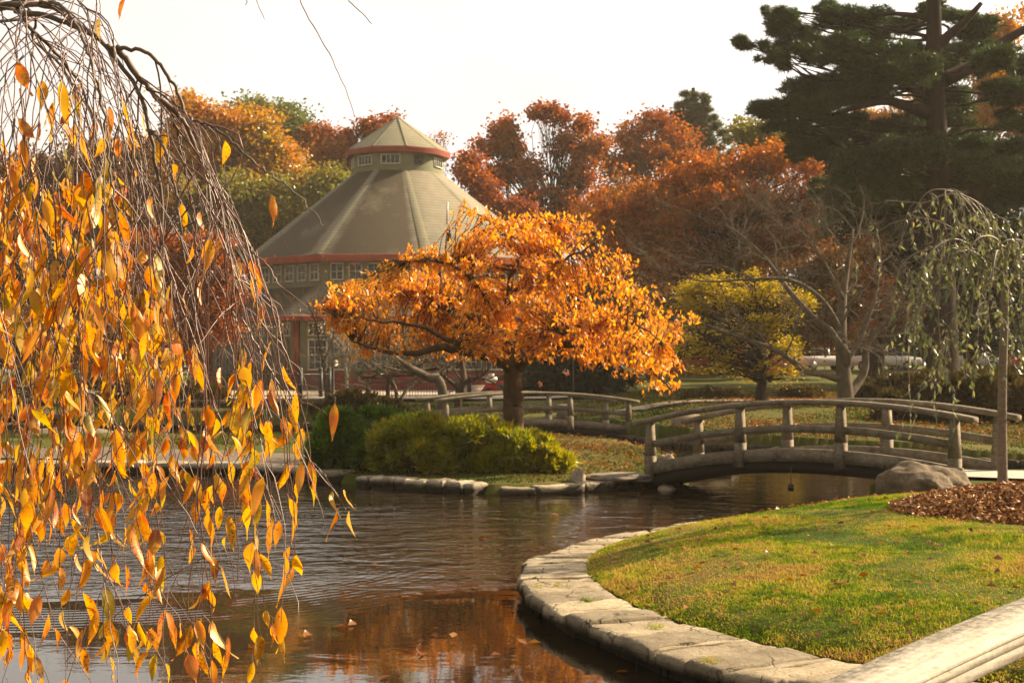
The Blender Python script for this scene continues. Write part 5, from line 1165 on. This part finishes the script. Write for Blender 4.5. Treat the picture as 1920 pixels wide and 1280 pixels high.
# ------------------------------------------------------------------ the orange cherry on the island
def orange_cherry():
    d = 29.5; r = np.random.default_rng(501); b = P(963, 0, d); b[2] = .38
    t = thing('orange_cherry', 'wide spreading orange leaved cherry tree on the island before the pavilion', 'tree', tuple(b)); mb = MB()
    PP = lambda q: np.array([(q[0] - 960) / F * (d + q[2]), d + q[2], H + (HY - q[1]) / F * (d + q[2])])
    main = [([(963,832,0),(963,790,0),(962,740,0),(962,700,0),(956,672,0)],.25,.19),
      ([(962,700,0),(945,680,-.2),(905,664,-.5),(865,655,-.7),(820,652,-.9),(770,662,-1.1),(715,655,-1.2),(660,640,-1.2)],.17,.03),
      ([(958,680,0),(955,630,.1),(948,580,.2),(956,530,.1),(975,480,0),(1010,450,0),(1040,415,0)],.14,.02),
      ([(968,695,0),(1000,660,-.4),(1050,645,-.7),(1110,650,-1),(1170,660,-1.2),(1230,700,-1.3),(1262,740,-1.3)],.15,.02),
      ([(968,685,0),(1000,640,.5),(1050,590,.9),(1110,555,1.2),(1170,520,1.3)],.12,.02),
      ([(955,660,0),(920,620,.4),(870,580,.8),(800,545,1),(720,530,1.2),(660,560,1.2)],.13,.02),
      ([(952,610,.1),(910,560,-.5),(870,510,-.9),(820,490,-1),(760,490,-1.1)],.09,.02),
      ([(956,560,.2),(990,520,-.6),(1050,490,-1),(1110,460,-1.2),(1140,430,-1.2)],.08,.015),
      ([(975,480,0),(950,440,.3),(910,410,.5),(876,392,.5)],.06,.012),
      ([(905,664,-.5),(850,640,-1.6),(780,610,-2.2),(700,600,-2.5),(630,590,-2.6)],.09,.015),
      ([(1000,660,-.4),(1060,620,-1.6),(1120,600,-2.2),(1190,610,-2.5),(1240,640,-2.6)],.09,.015),
      ([(1000,640,.5),(1060,630,1.8),(1140,620,2.4),(1220,600,2.6),(1290,600,2.6)],.08,.012)]
    for pts, r0, r1 in main:
        p = smoothline(np.array([PP(q) for q in pts]), 26); p[1:-1] += r.normal(0, .015, (24, 3))
        rr = np.linspace(r0 * .92, r1, 26) if r0 == .25 else np.linspace(r0 * .85, r1 * .55, 26) ** 1.0
        if r0 == .25: rr[0] *= 1.3; rr[1] *= 1.15; rr[2] *= 1.05
        mb.tube(p, rr, 10)
    nodes = np.concatenate([smoothline(np.array([PP(q) for q in pts]), 30)[6:] for pts, _, _ in main[1:]])
    blobs = [(900,455,44,24),(850,497,40,16),(800,545,60,26),(930,430,30,16),(1000,425,56,28),(1030,395,22,16),(960,455,60,26),(900,405,36,16),(1080,440,46,26),(1130,440,22,30),(1150,475,34,18),(1050,480,70,30),(960,500,70,30),(880,480,60,26),(820,480,44,20),(770,505,46,22),(850,530,70,30),(720,530,50,26),(670,560,44,26),(640,590,34,34),(700,590,60,30),(780,570,70,30),(870,575,70,30),(960,560,70,30),(1050,540,70,30),(1130,540,44,20),(1170,550,22,14),(1000,610,80,30),(1090,590,66,26),(900,630,66,24),(800,630,60,24),(720,640,50,20),(650,640,32,22),(1150,600,50,22),(1100,640,70,26),(1170,640,56,26),(1220,640,44,28),(1130,676,50,16),(1190,684,40,20),(1232,705,26,24),(1255,738,22,14),(1020,650,40,20),(960,640,40,18),(1285,600,34,12),(1240,590,24,10),(1260,640,20,20),(900,655,60,20),(960,668,34,12),(840,645,50,22),(1000,650,40,18),(1100,610,60,24),(1010,560,60,26),(920,540,50,24),(880,655,36,14),(1050,668,30,14),(770,655,34,10),(700,662,26,10)]
    blobs = [(q[0], q[1], q[2], q[3], r.uniform(-2.4, 2.4) * (.35 if q[1] < 460 else 1)) for q in blobs]
    n = 2700; nc = 480; cpos, cen, which = blob_pts(blobs, d, nc, r, .35, 1.35); ex = r.uniform(0, 1, (nc, 1)) < .2; cpos = np.where(ex, cen + (cpos - cen) * 1.3, cpos); pos = cpos[r.integers(0, nc, n)] + r.normal(0, 1, (n, 3)) * np.array([.22, .22, .07]); pos[:, 0] = np.maximum(pos[:, 0], (612 - 960) / F * d + r.uniform(0, .25, n))
    lv = []
    for k_ in range(n):
        e = pos[k_]; j = np.argmin(((nodes - e) ** 2).sum(1) + r.uniform(0, .15, len(nodes))); a = nodes[j]; L = np.linalg.norm(e - a)
        if L > 1.5: a = e + (a - e) / L * 1.2
        q = wig(a, e, 6, .1, r, .05); mb.tube(q, np.linspace(.012, .004, 6), 4, False)
        m = r.poisson(11); s = r.uniform(.25, 1.05, m)
        c = np.stack([np.interp(s, np.linspace(0, 1, 6), q[:, i]) for i in range(3)], -1) + r.normal(0, .035, (m, 3)); c[:, 2] -= .03; lv.append(c)
    mb.build('trunk', M['bark'], t, smooth=True)
    c = np.concatenate(lv); V, T = leafcards(c, .125, .05, r, .1, .9); m2 = MB(); m2.add(V, (), T); m2.build('crown', M['lf_orange'], t)
orange_cherry()
# ------------------------------------------------------------------ weeping sapling in the mulch
def real_leaves(base, direc, ln, wd, r, nseg=6, curve=.25, fold=.35, twist=.5):
    """curved, folded leaf blades from base along direc; V, Q, uv"""
    n = len(base); t = np.linspace(0, 1, nseg + 1)
    prof = np.sin(np.pi * t ** .72) ** 1.15 * (1 - .3 * t); prof[0] = .04; prof[-1] = .0
    prof /= prof.max()
    a = direc / np.linalg.norm(direc, axis=1)[:, None]
    s = np.cross(a, r.normal(0, 1, (n, 3))); s /= np.linalg.norm(s, axis=1)[:, None]; nn_ = np.cross(a, s)
    L = (ln * r.uniform(.62, 1.2, n))[:, None, None]; W = (wd * r.uniform(.75, 1.2, n))[:, None, None]
    cv = r.normal(curve, .22, n)[:, None, None]; fo = np.abs(r.normal(fold, .25, n))[:, None, None]; tw = r.normal(0, twist, n)[:, None, None]
    rows = []
    for u in (-1, 0, 1):
        x = u * prof[None, :, None] * W * .5
        th = tw * t[None, :, None] + 0.15 * u * np.sin(6 * t)[None, :, None]
        z = -cv * (t ** 2)[None, :, None] * L + np.abs(x) * fo
        sx = s[:, None, :] * np.cos(th) + nn_[:, None, :] * np.sin(th); nx_ = nn_[:, None, :] * np.cos(th) - s[:, None, :] * np.sin(th)
        wav = .06 * np.sin(9 * t + 2 * u)[None, :, None] * W * abs(u)
        rows.append(base[:, None, :] + a[:, None, :] * (t[None, :, None] * L * (1 - .15 * np.abs(cv))) + sx * x + nx_ * (z + wav))
    V = np.stack(rows, 2); k = nseg + 1                       # n, k, 3, 3
    uv = np.stack(np.broadcast_arrays(np.array([-.5, 0, .5])[None, :] * prof[:, None] * .7, t[:, None]), -1)
    UV = np.broadcast_to(uv[None], (n, k, 3, 2)).reshape(-1, 2)
    i = np.arange(k - 1)[:, None] * 3; j = np.arange(2)[None, :]
    q = np.stack([i + j, i + j + 1, i + 4 + j, i + 3 + j], -1).reshape(-1, 4)
    Q = (np.arange(n)[:, None, None] * k * 3 + q[None]).reshape(-1, 4)
    return V.reshape(-1, 3), Q, UV

def sapling():
    d = 16.7; r = np.random.default_rng(601); b = np.array([5.76, d, hz(5.76, d).item() + .02])
    t = thing('weeping_sapling', 'slim staked weeping sapling with arching green leaved shoots in the mulch', 'young tree', tuple(b)); mb = MB()
    PP = lambda q: np.array([(q[0] - 960) / F * (d + q[2]), d + q[2], H + (HY - q[1]) / F * (d + q[2])])
    p = smoothline(np.array([b, PP((1880,900,0)), PP((1879,800,0)), PP((1880,700,0)), PP((1883,620,0)), PP((1884,540,0)), PP((1880,490,0))]), 24)
    rr = np.linspace(.06, .042, 24); rr[0] = .085; rr[1] = .07; mb.tube(p, rr, 12); mb.build('trunk', M['sap_trunk'], t, smooth=True)
    sh = MB(); lb = []; ld = []
    arcs = [[(1870,520,0),(1845,430,-.1),(1800,366,-.2),(1745,358,-.3),(1712,400,-.4),(1684,466,-.4)],
            [(1872,510,0),(1850,420,.1),(1810,370,.2),(1770,365,.3),(1735,380,.3),(1690,378,.4),(1660,376,.4)],
            [(1874,500,0),(1866,440,-.2),(1845,390,-.3),(1800,364,-.4),(1770,362,-.5),(1800,420,-.5),(1815,440,-.5)],
            [(1870,530,0),(1800,440,.3),(1740,410,.4),(1680,416,.5),(1640,436,.6),(1585,440,.6)],
            [(1868,540,0),(1800,470,-.3),(1730,470,-.4),(1690,500,-.5),(1678,550,-.5),(1668,610,-.5)],
            [(1870,540,0),(1820,470,.2),(1760,470,.2),(1720,540,.2),(1700,600,.1),(1690,680,.1)],
            [(1872,520,0),(1820,470,-.5),(1770,500,-.7),(1760,580,-.8),(1765,660,-.8),(1770,700,-.8)],
            [(1880,500,0),(1850,440,.5),(1800,430,.7),(1750,470,.9),(1730,560,.9),(1705,660,.9),(1706,735,.9)],
            [(1880,500,0),(1870,450,-.6),(1830,450,-.9),(1800,520,-1),(1790,600,-1),(1770,690,-1),(1752,728,-1)],
            [(1884,500,0),(1868,420,0),(1872,408,0),(1890,420,0),(1900,470,0),(1905,530,0)],
            [(1884,500,0),(1900,440,-.3),(1940,430,-.5),(1970,520,-.5),(1980,640,-.5)],
            [(1884,490,0),(1900,450,.3),(1930,470,.4),(1930,560,.4),(1925,660,.4)],
            [(1884,500,0),(1870,470,-.8),(1860,520,-1.1),(1850,600,-1.1),(1848,680,-1.1)],
            [(1880,510,0),(1850,470,.8),(1830,540,1),(1815,620,1),(1812,700,1)],
            [(1872,520,0),(1800,450,-.6),(1740,480,-.9),(1722,560,-1),(1718,640,-1)],
            [(1884,490,0),(1910,440,.2),(1980,400,.3),(2040,470,.3),(2060,600,.3)],
            [(1884,490,0),(1895,450,-.5),(1912,480,-.8),(1914,560,-.8),(1910,640,-.8)],
            [(1870,530,0),(1840,480,0),(1800,560,-.1),(1780,620,-.1),(1762,690,-.1),(1745,720,-.1)]]
    allp = []
    for A in arcs:
        p = smoothline(np.array([PP(q) for q in A]), 40); sh.tube(p, np.linspace(.015, .004, 40), 6, False); allp.append(p[8:])
    base_n = np.concatenate(allp)
    for k_ in range(240):
        a = base_n[r.integers(0, len(base_n))]; v = r.normal(0, .5, 3); v[2] = r.uniform(-.3, .5); pts = [a]; L = r.uniform(.25, .8); n = 12
        for q in range(n): v[2] -= .24; v += r.normal(0, .07, 3); v /= max(1, np.linalg.norm(v)); pts.append(pts[-1] + v / np.linalg.norm(v) * L / n)
        p = np.array(pts); p[:, 0] = np.maximum(p[:, 0], (1600 - 960) / F * d); sh.tube(p, np.linspace(.005, .0022, n + 1), 4, False); allp.append(p[2:]); 
    for p in allp:
        m = int(len(p) * .8 if len(p) < 20 else len(p) * .6); k_ = r.integers(0, len(p), m)
        prob = np.where((p[k_, 2] > 3.6) & (p[k_, 0] < 5.3), .3, 1.0)
        k_ = k_[r.uniform(0, 1, m) < prob]; lb.append(p[k_]); q = r.normal(0, .38, (len(k_), 3)); q[:, 2] -= .9; ld.append(q)
    sh.build('shoots', M['sap_trunk'], t, smooth=True)
    lb = np.concatenate(lb); ld = np.concatenate(ld)
    V, Q, UV = real_leaves(lb, ld, .1, .033, r, 4); m2 = MB(); m2.add(V, Q, (), UV); m2.build('leaves', M['lf_sapling'], t, smooth=True)
sapling()

# ------------------------------------------------------------------ weeping cherry hanging into the left of the picture
def cherry():
    r = np.random.default_rng(701)
    bx, by = -2.5, 4.0
    t = thing('weeping_cherry', 'weeping cherry with long hanging twigs and amber leaves nearest the viewer at left', 'tree', (bx, by, .35))
    mb = MB()
    def PL(pts): return np.array([P(q[0], q[1], q[2]) for q in pts])
    tr = smoothline(np.array([(bx, by, .3), (bx + .04, by, 1.2), (bx - .02, by - .03, 2.2), (bx + .1, by - .05, 2.95)]), 24)
    rr = np.linspace(.15, .085, 24); rr[0] = .22; rr[1] = .18
    trm = MB(); trm.tube(tr, rr, 14); trm.build('trunk', M['branch'], t, smooth=True)
    crown0 = tr[-1]
    mains = {
     'a': ([(-170,120,3.9),(-60,20,3.8),(0,12,3.7),(65,8,3.65),(105,17,3.6),(140,40,3.55),(180,68,3.5),(208,96,3.5),(238,135,3.5),(256,160,3.5),(270,200,3.5),(282,245,3.5),(291,290,3.5),(296,330,3.5),(306,400,3.5),(300,470,3.5),(312,560,3.5),(318,660,3.5)], .0125, .0022),
     'b': ([(-120,60,3.8),(0,12,3.72),(30,20,3.68),(85,30,3.62),(140,48,3.56),(175,66,3.52)], .009, .007),
     'c': ([(-120,80,4.0),(0,20,3.9),(40,40,3.9),(72,64,3.9),(100,95,3.95),(130,130,4.0),(152,160,4.0),(168,205,4.0),(185,280,4.0),(192,360,4.0),(196,450,4.0),(204,560,4.0)], .0105, .0022),
     'd': ([(200,84,3.5),(225,100,3.5),(250,130,3.5),(272,158,3.5),(296,182,3.5),(318,202,3.5),(342,222,3.5),(356,252,3.52),(376,300,3.55),(398,345,3.6),(414,395,3.6),(428,450,3.6),(440,520,3.6),(455,600,3.6)], .0085, .002),
     'e': ([(216,92,3.5),(235,89,3.45),(262,93,3.45),(290,110,3.45),(312,136,3.45),(328,165,3.45),(340,196,3.45),(352,224,3.45),(380,230,3.42),(425,255,3.4),(465,295,3.4),(500,322,3.4),(540,350,3.4),(575,385,3.4),(606,424,3.4)], .0055, .0012),
     'f': ([(60,10,3.65),(90,4,3.4),(120,16,3.3),(150,60,3.25),(172,120,3.2),(190,190,3.2),(202,280,3.2),(215,380,3.2),(222,470,3.2)], .006, .0018),
     'g': ([(-60,30,4.2),(10,40,4.3),(60,75,4.4),(110,120,4.4),(150,180,4.4),(200,250,4.4),(240,320,4.4),(262,400,4.4),(270,520,4.4)], .008, .002),
     'h': ([(-80,-60,3.5),(-10,-50,3.4),(60,-40,3.4),(130,-20,3.4),(170,40,3.4),(190,110,3.4),(200,160,3.4)], .006, .0018),
     'i': ([(300,186,3.5),(322,210,3.6),(336,260,3.7),(350,330,3.75),(362,400,3.8),(370,480,3.8),(372,560,3.8)], .0045, .0018),
     'j': ([(282,245,3.5),(300,262,3.4),(318,300,3.35),(330,360,3.35),(338,430,3.35),(352,520,3.35),(360,600,3.35)], .0045, .0016)}
    lines = []
    for key, (pts, r0, r1) in mains.items():
        p = PL(pts)
        if key in 'abcgh': p[0] = crown0 + r.normal(0, .03, 3)
        p = smoothline(p, 70); p[1:-1] += r.normal(0, .0022, (68, 3)); mb.tube(p, np.linspace(r0, r1, 70), 8, False); lines.append((key, p))
    mb.build('branches', M['branch'], t, smooth=True)
    tw = MB(); base = []; direc = []
    pxy = lambda p: (960 + p[..., 0] / p[..., 1] * F, HY - (p[..., 2] - H) / p[..., 1] * F)
    env = lambda y: np.interp(y, [0,90,160,220,400,520,650,760,880,960,1020,1100,1180,1240,1330], [150,200,300,352,440,495,535,568,592,625,600,575,545,490,440])
    def dens(x, y):
        d1 = ss(250, 430, y) * (x < 240); d2 = ss(430, 640, y) * ((x >= 240) & (x < 330)); d3 = .72 * ss(600, 790, y) * (x >= 330)
        d3 = d3 * np.where((x > 420) & (y < 600), .25, 1)
        return np.clip(.07 * (y > 60) + .3 * ss(130, 260, y) * (x < 245) + d1 + d2 + d3, 0, 1)
    def leafnodes(p, pl, step=.05):
        s = np.concatenate([[0], np.cumsum(np.linalg.norm(np.diff(p, axis=0), axis=1))])
        for q in np.arange(.05 + r.uniform(0, step), s[-1] + .001, step):
            a = np.array([np.interp(q, s, p[:, i]) for i in range(3)]); x, y = pxy(a)
            tipb = 1.5 if q > s[-1] - .06 else 1
            if r.uniform() < dens(np.asarray(x), np.asarray(y)) * pl * tipb:
                dr = np.array([r.normal(0, .3), r.normal(0, .3), -1.0]); dr /= np.linalg.norm(dr)
                pet = a + dr * .014 + r.normal(0, .003, 3); tw.tube([a, pet], [.0009, .0008], 3, False); base.append(pet); direc.append(dr)
    def twig(a, v, L, r0, lev, pl):
        n = max(6, int(L / .035)); pts = [a]; v = v / np.linalg.norm(v)
        for q in range(n):
            v = v + np.array([r.normal(0, .06), r.normal(0, .05), r.normal(0, .05) - (.11 if lev == 0 else .075)]); v /= np.linalg.norm(v)
            nx_ = pts[-1] + v * L / n; x, y = pxy(nx_)
            ov = x - env(y)
            if ov > 0: v[0] -= .12 + ov * .006; v /= np.linalg.norm(v); nx_ = pts[-1] + v * L / n
            pts.append(nx_)
            if y > 1360: break
        p = np.array(pts); p[1:-1] += r.normal(0, .0016, (len(p) - 2, 3)); tw.tube(p, np.linspace(r0, max(r0 * .42, .0009), len(p)), 5 if lev == 0 else 4, False)
        leafnodes(p, pl if lev == 0 else pl * 1.1)
        if lev < 2:
            m = r.poisson(L * (2.4 if lev == 0 else 1.6))
            for q in range(m):
                k_ = r.integers(2, len(p)); tg = p[k_] - p[k_ - 1]; w = tg / np.linalg.norm(tg) + np.array([r.normal(0, .55), r.normal(0, .5), .1]); twig(p[k_], w, L * r.uniform(.12, .42), max(r0 * .55, .0011), lev + 1, pl)
    wsum = {'a': 17, 'b': 4, 'c': 14, 'd': 30, 'e': 3, 'f': 9, 'g': 15, 'h': 8, 'i': 6, 'j': 6}
    for key, p in lines:
        for q in range(wsum[key]):
            k_ = r.integers(8, 69 if key != 'e' else 42)
            if pxy(p[k_])[0] < -60: k_ = min(69, k_ + 20)
            tg = p[k_] - p[k_ - 1]; tg /= np.linalg.norm(tg)
            a = p[k_]; x, y = pxy(a); w = tg * .8 + np.array([r.normal(.0, .5), r.normal(0, .45), r.uniform(-.1, .35)])
            avail = (1330 - y) / F * a[1]
            twig(a, w, np.clip(r.uniform(.35, 1.1), .2, 1) * avail * r.choice([1, 1, .6]), r.uniform(.0014, .0026), 0, .32)
        leafnodes(p[30:], .2)
    for q in range(26):
        x, y, dd = r.uniform(-70, 150), r.uniform(40, 330), r.uniform(3.2, 4.3); a = P(x, y, dd)
        twig(a, np.array([r.normal(.1, .3), r.normal(0, .3), -.5]), r.uniform(.55, 1) * (1330 - y) / F * dd, r.uniform(.0014, .0024), 0, .4)
    # named twigs that stand clear of the curtain
    clear = [([(455,600,3.6),(478,640,3.6),(500,680,3.6),(520,712,3.6),(534,740,3.6),(548,770,3.6),(560,800,3.6),(575,850,3.6),(600,890,3.6),(630,925,3.6),(648,955,3.6)], .0024),
      ([(440,440,3.5),(470,470,3.5),(505,500,3.5),(520,530,3.5),(545,550,3.5),(576,577,3.5)], .002),
      ([(414,352,3.55),(440,350,3.55),(470,355,3.55),(498,361,3.55),(510,370,3.55)], .0013),
      ([(408,252,3.5),(415,290,3.5),(424,330,3.5),(430,360,3.5),(438,388,3.5)], .001),
      ([(480,470,3.55),(492,520,3.55),(508,570,3.55),(518,620,3.55),(521,660,3.55),(530,700,3.55),(545,740,3.55),(560,800,3.55),(570,860,3.55),(585,930,3.55)], .0026),
      ([(548,722,3.6),(570,721,3.6),(600,730,3.6),(632,746,3.6)], .0012),([(562,752,3.6),(590,762,3.6),(615,776,3.6),(634,791,3.6)], .0012),([(536,692,3.6),(550,694,3.6),(562,702,3.6)], .0012),
      ([(548,714,3.6),(530,718,3.6),(514,723,3.6)], .0012),([(500,690,3.6),(470,670,3.6),(440,655,3.6)], .0014),
      ([(550,795,3.6),(570,793,3.6),(588,793,3.6)], .001),([(565,850,3.6),(590,870,3.6),(612,895,3.6),(632,932,3.6)], .0012),
      ([(420,420,3.5),(450,440,3.5),(475,470,3.5),(490,520,3.5),(500,560,3.5)], .002)]
    for pts, r0 in clear:
        p = smoothline(PL(pts), 30); p[1:-1] += r.normal(0, .0012, (28, 3)); tw.tube(p, np.linspace(r0, r0 * .5, 30), 5, False); leafnodes(p[15:], .5)
    # tips hanging from a limb overhead, out of the picture
    over = smoothline(np.array([crown0, P(-40,-160,3.6), P(200,-240,3.5), P(420,-200,3.5), P(640,-110,3.5), P(720,-20,3.5)]), 50)
    ob = MB(); ob.tube(over, np.linspace(.014, .002, 50), 8, False); ob.build('overhead_branch', M['branch'], t, smooth=True)
    for pts in ([(520,-170,3.5),(545,-60,3.5),(562,0,3.5),(585,45,3.5),(612,90,3.5),(640,150,3.5),(656,190,3.5),(665,219,3.5)], [(610,-120,3.5),(630,-40,3.5),(655,2,3.5),(676,22,3.5),(697,45,3.5)], [(440,-200,3.5),(462,-80,3.5),(480,-2,3.5),(488,18,3.5),(496,37,3.5)], [(420,-200,3.5),(448,-90,3.5),(462,0,3.5),(460,10,3.5)], [(190,-240,3.4),(215,-120,3.4),(232,-20,3.4),(236,0,3.4)], [(150,-240,3.4),(172,-120,3.4),(186,-10,3.4),(190,30,3.4)]):
        p = smoothline(PL(pts), 30); p[1:-1] += r.normal(0, .001, (28, 3)); tw.tube(p, np.linspace(.0022, .0011, 30), 5, False)
    for q, dv in (((236,-6,3.4), (-.25,0,-1)), ((188,34,3.4), (.0,.1,-1)), ((645,918,3.6), (.22,0,-1)), ((655,958,3.6), (.02,0,-1)), ((511,366,3.55), (.05,0,-1)), ((508,640,3.55), (-.35,0,-1)), ((507,730,3.6), (.3,0,-1)), ((78,150,3.6), (0,.1,-1)), ((205,200,3.5), (0,.2,-1)), ((238,225,3.5), (.1,.2,-1)), ((470,485,3.5), (.3,.1,-1))):
        base.append(P(*q)); direc.append(np.array(dv, float))
    tw.build('twigs', M['twig'], t, smooth=True)
    V, Q, UV = real_leaves(np.array(base), np.array(direc), .09, .0265, r, 8, .16, .3, .55)
    m2 = MB(); m2.add(V, Q, (), UV); m2.build('leaves', M['lf_cherry'], t, smooth=True)
    print('cherry leaves', len(base))
cherry()
# ------------------------------------------------------------------ sky, sun, camera
SUN_AZ, SUN_EL = math.radians(66), math.radians(33)
sd = Vector((math.sin(SUN_AZ) * math.cos(SUN_EL), math.cos(SUN_AZ) * math.cos(SUN_EL), math.sin(SUN_EL)))
w = bpy.data.worlds.new('World'); bpy.context.scene.world = w; w.use_nodes = True
nt = w.node_tree; nt.nodes.clear()
out = nt.nodes.new('ShaderNodeOutputWorld'); bg = nt.nodes.new('ShaderNodeBackground'); nt.links.new(bg.outputs[0], out.inputs[0])
sky = nt.nodes.new('ShaderNodeTexSky'); sky.sky_type = 'NISHITA'; sky.sun_disc = False; sky.sun_elevation = SUN_EL; sky.sun_rotation = SUN_AZ
sky.dust_density = 4.0; sky.air_density = 1.0; sky.ozone_density = 1.0
# thin bright cloud veil, its lobe centred above the frame to shape the light
tc = nt.nodes.new('ShaderNodeTexCoord'); dot = nt.nodes.new('ShaderNodeVectorMath'); dot.operation = 'DOT_PRODUCT'
nt.links.new(tc.outputs['Generated'], dot.inputs[0]); az, el = math.radians(22), math.radians(34)
dot.inputs[1].default_value = (math.sin(az) * math.cos(el), math.cos(az) * math.cos(el), math.sin(el))
mr = nt.nodes.new('ShaderNodeMapRange'); mr.interpolation_type = 'SMOOTHSTEP'; nt.links.new(dot.outputs['Value'], mr.inputs[0])
mr.inputs[1].default_value = .2; mr.inputs[2].default_value = .86; mr.inputs[3].default_value = 0; mr.inputs[4].default_value = 1.0
mp = nt.nodes.new('ShaderNodeMapping'); nt.links.new(tc.outputs['Generated'], mp.inputs[0]); mp.inputs['Scale'].default_value = (1.5, 1.5, 6)
nz = nt.nodes.new('ShaderNodeTexNoise'); nt.links.new(mp.outputs[0], nz.inputs['Vector']); nz.inputs['Scale'].default_value = 2.2; nz.inputs['Detail'].default_value = 5
cr = nt.nodes.new('ShaderNodeValToRGB'); nt.links.new(nz.outputs['Fac'], cr.inputs[0])
cr.color_ramp.elements[0].position = .3; cr.color_ramp.elements[0].color = (4.0, 3.6, 3.15, 1)
cr.color_ramp.elements[1].position = .7; cr.color_ramp.elements[1].color = (4.6, 4.25, 3.85, 1)
m0 = nt.nodes.new('ShaderNodeMix'); m0.data_type = 'RGBA'; nt.links.new(mr.outputs[0], m0.inputs[0]); m0.inputs[6].default_value = (2.3, 1.98, 1.58, 1); nt.links.new(cr.outputs[0], m0.inputs[7])
gl = nt.nodes.new('ShaderNodeMapRange'); gl.interpolation_type = 'SMOOTHSTEP'; nt.links.new(dot.outputs['Value'], gl.inputs[0]); gl.inputs[1].default_value = .86; gl.inputs[2].default_value = .995; gl.inputs[3].default_value = 1.0; gl.inputs[4].default_value = 2.3  # extra unseen glow above the frame, added to brighten the rippled water
vm = nt.nodes.new('ShaderNodeVectorMath'); vm.operation = 'SCALE'; nt.links.new(m0.outputs[2], vm.inputs[0]); nt.links.new(gl.outputs[0], vm.inputs['Scale'])
mx = nt.nodes.new('ShaderNodeMix'); mx.data_type = 'RGBA'
mx.inputs[0].default_value = .88; nt.links.new(sky.outputs[0], mx.inputs[6]); nt.links.new(vm.outputs[0], mx.inputs[7])
nt.links.new(mx.outputs[2], bg.inputs[0]); bg.inputs[1].default_value = .1
# autumn haze
hb = MB(); hb.box(-238, 238, -44, 244, -2.6, 27); k = NT('haze_air'); pv = k.n('ShaderNodeVolumePrincipled'); pv.inputs['Color'].default_value = (1, .9, .74, 1); pv.inputs['Density'].default_value = .00034; pv.inputs['Anisotropy'].default_value = .15
k.l(pv.outputs[0], k.out.inputs['Volume']); ho = hb.build('haze', k.m); tag(ho, kind='stuff')
L = bpy.data.lights.new('sun', 'SUN'); L.energy = 5.0; L.angle = math.radians(.6); L.color = (1.0, .79, .52)
lo = bpy.data.objects.new('sun', L); C.objects.link(lo); lo.rotation_euler = sd.to_track_quat('Z', 'Y').to_euler(); lo.location = (30, 20, 30)
cam = bpy.data.cameras.new('camera'); co = bpy.data.objects.new('camera', cam); C.objects.link(co)
co.location = (0, 0, H); co.rotation_euler = (math.radians(90), 0, 0)
cam.lens = 50; cam.sensor_width = 36; cam.shift_y = (HY - 640) / 1920; cam.clip_end = 3000; cam.clip_start = .05
cam.dof.use_dof = True; cam.dof.focus_distance = 3.55; cam.dof.aperture_fstop = 19.0
sc = bpy.context.scene; sc.camera = co
sc.view_settings.view_transform = 'Standard'; sc.view_settings.look = 'None'; sc.view_settings.gamma = 1.0; sc.view_settings.exposure = 1.44
sc.cycles.max_bounces = 6; sc.cycles.diffuse_bounces = 3; sc.cycles.glossy_bounces = 3; sc.cycles.transmission_bounces = 4; sc.cycles.transparent_max_bounces = 6
sc.cycles.use_denoising = True
sc.cycles.sample_clamp_indirect = 6.0; sc.cycles.caustics_reflective = False; sc.cycles.caustics_refractive = False
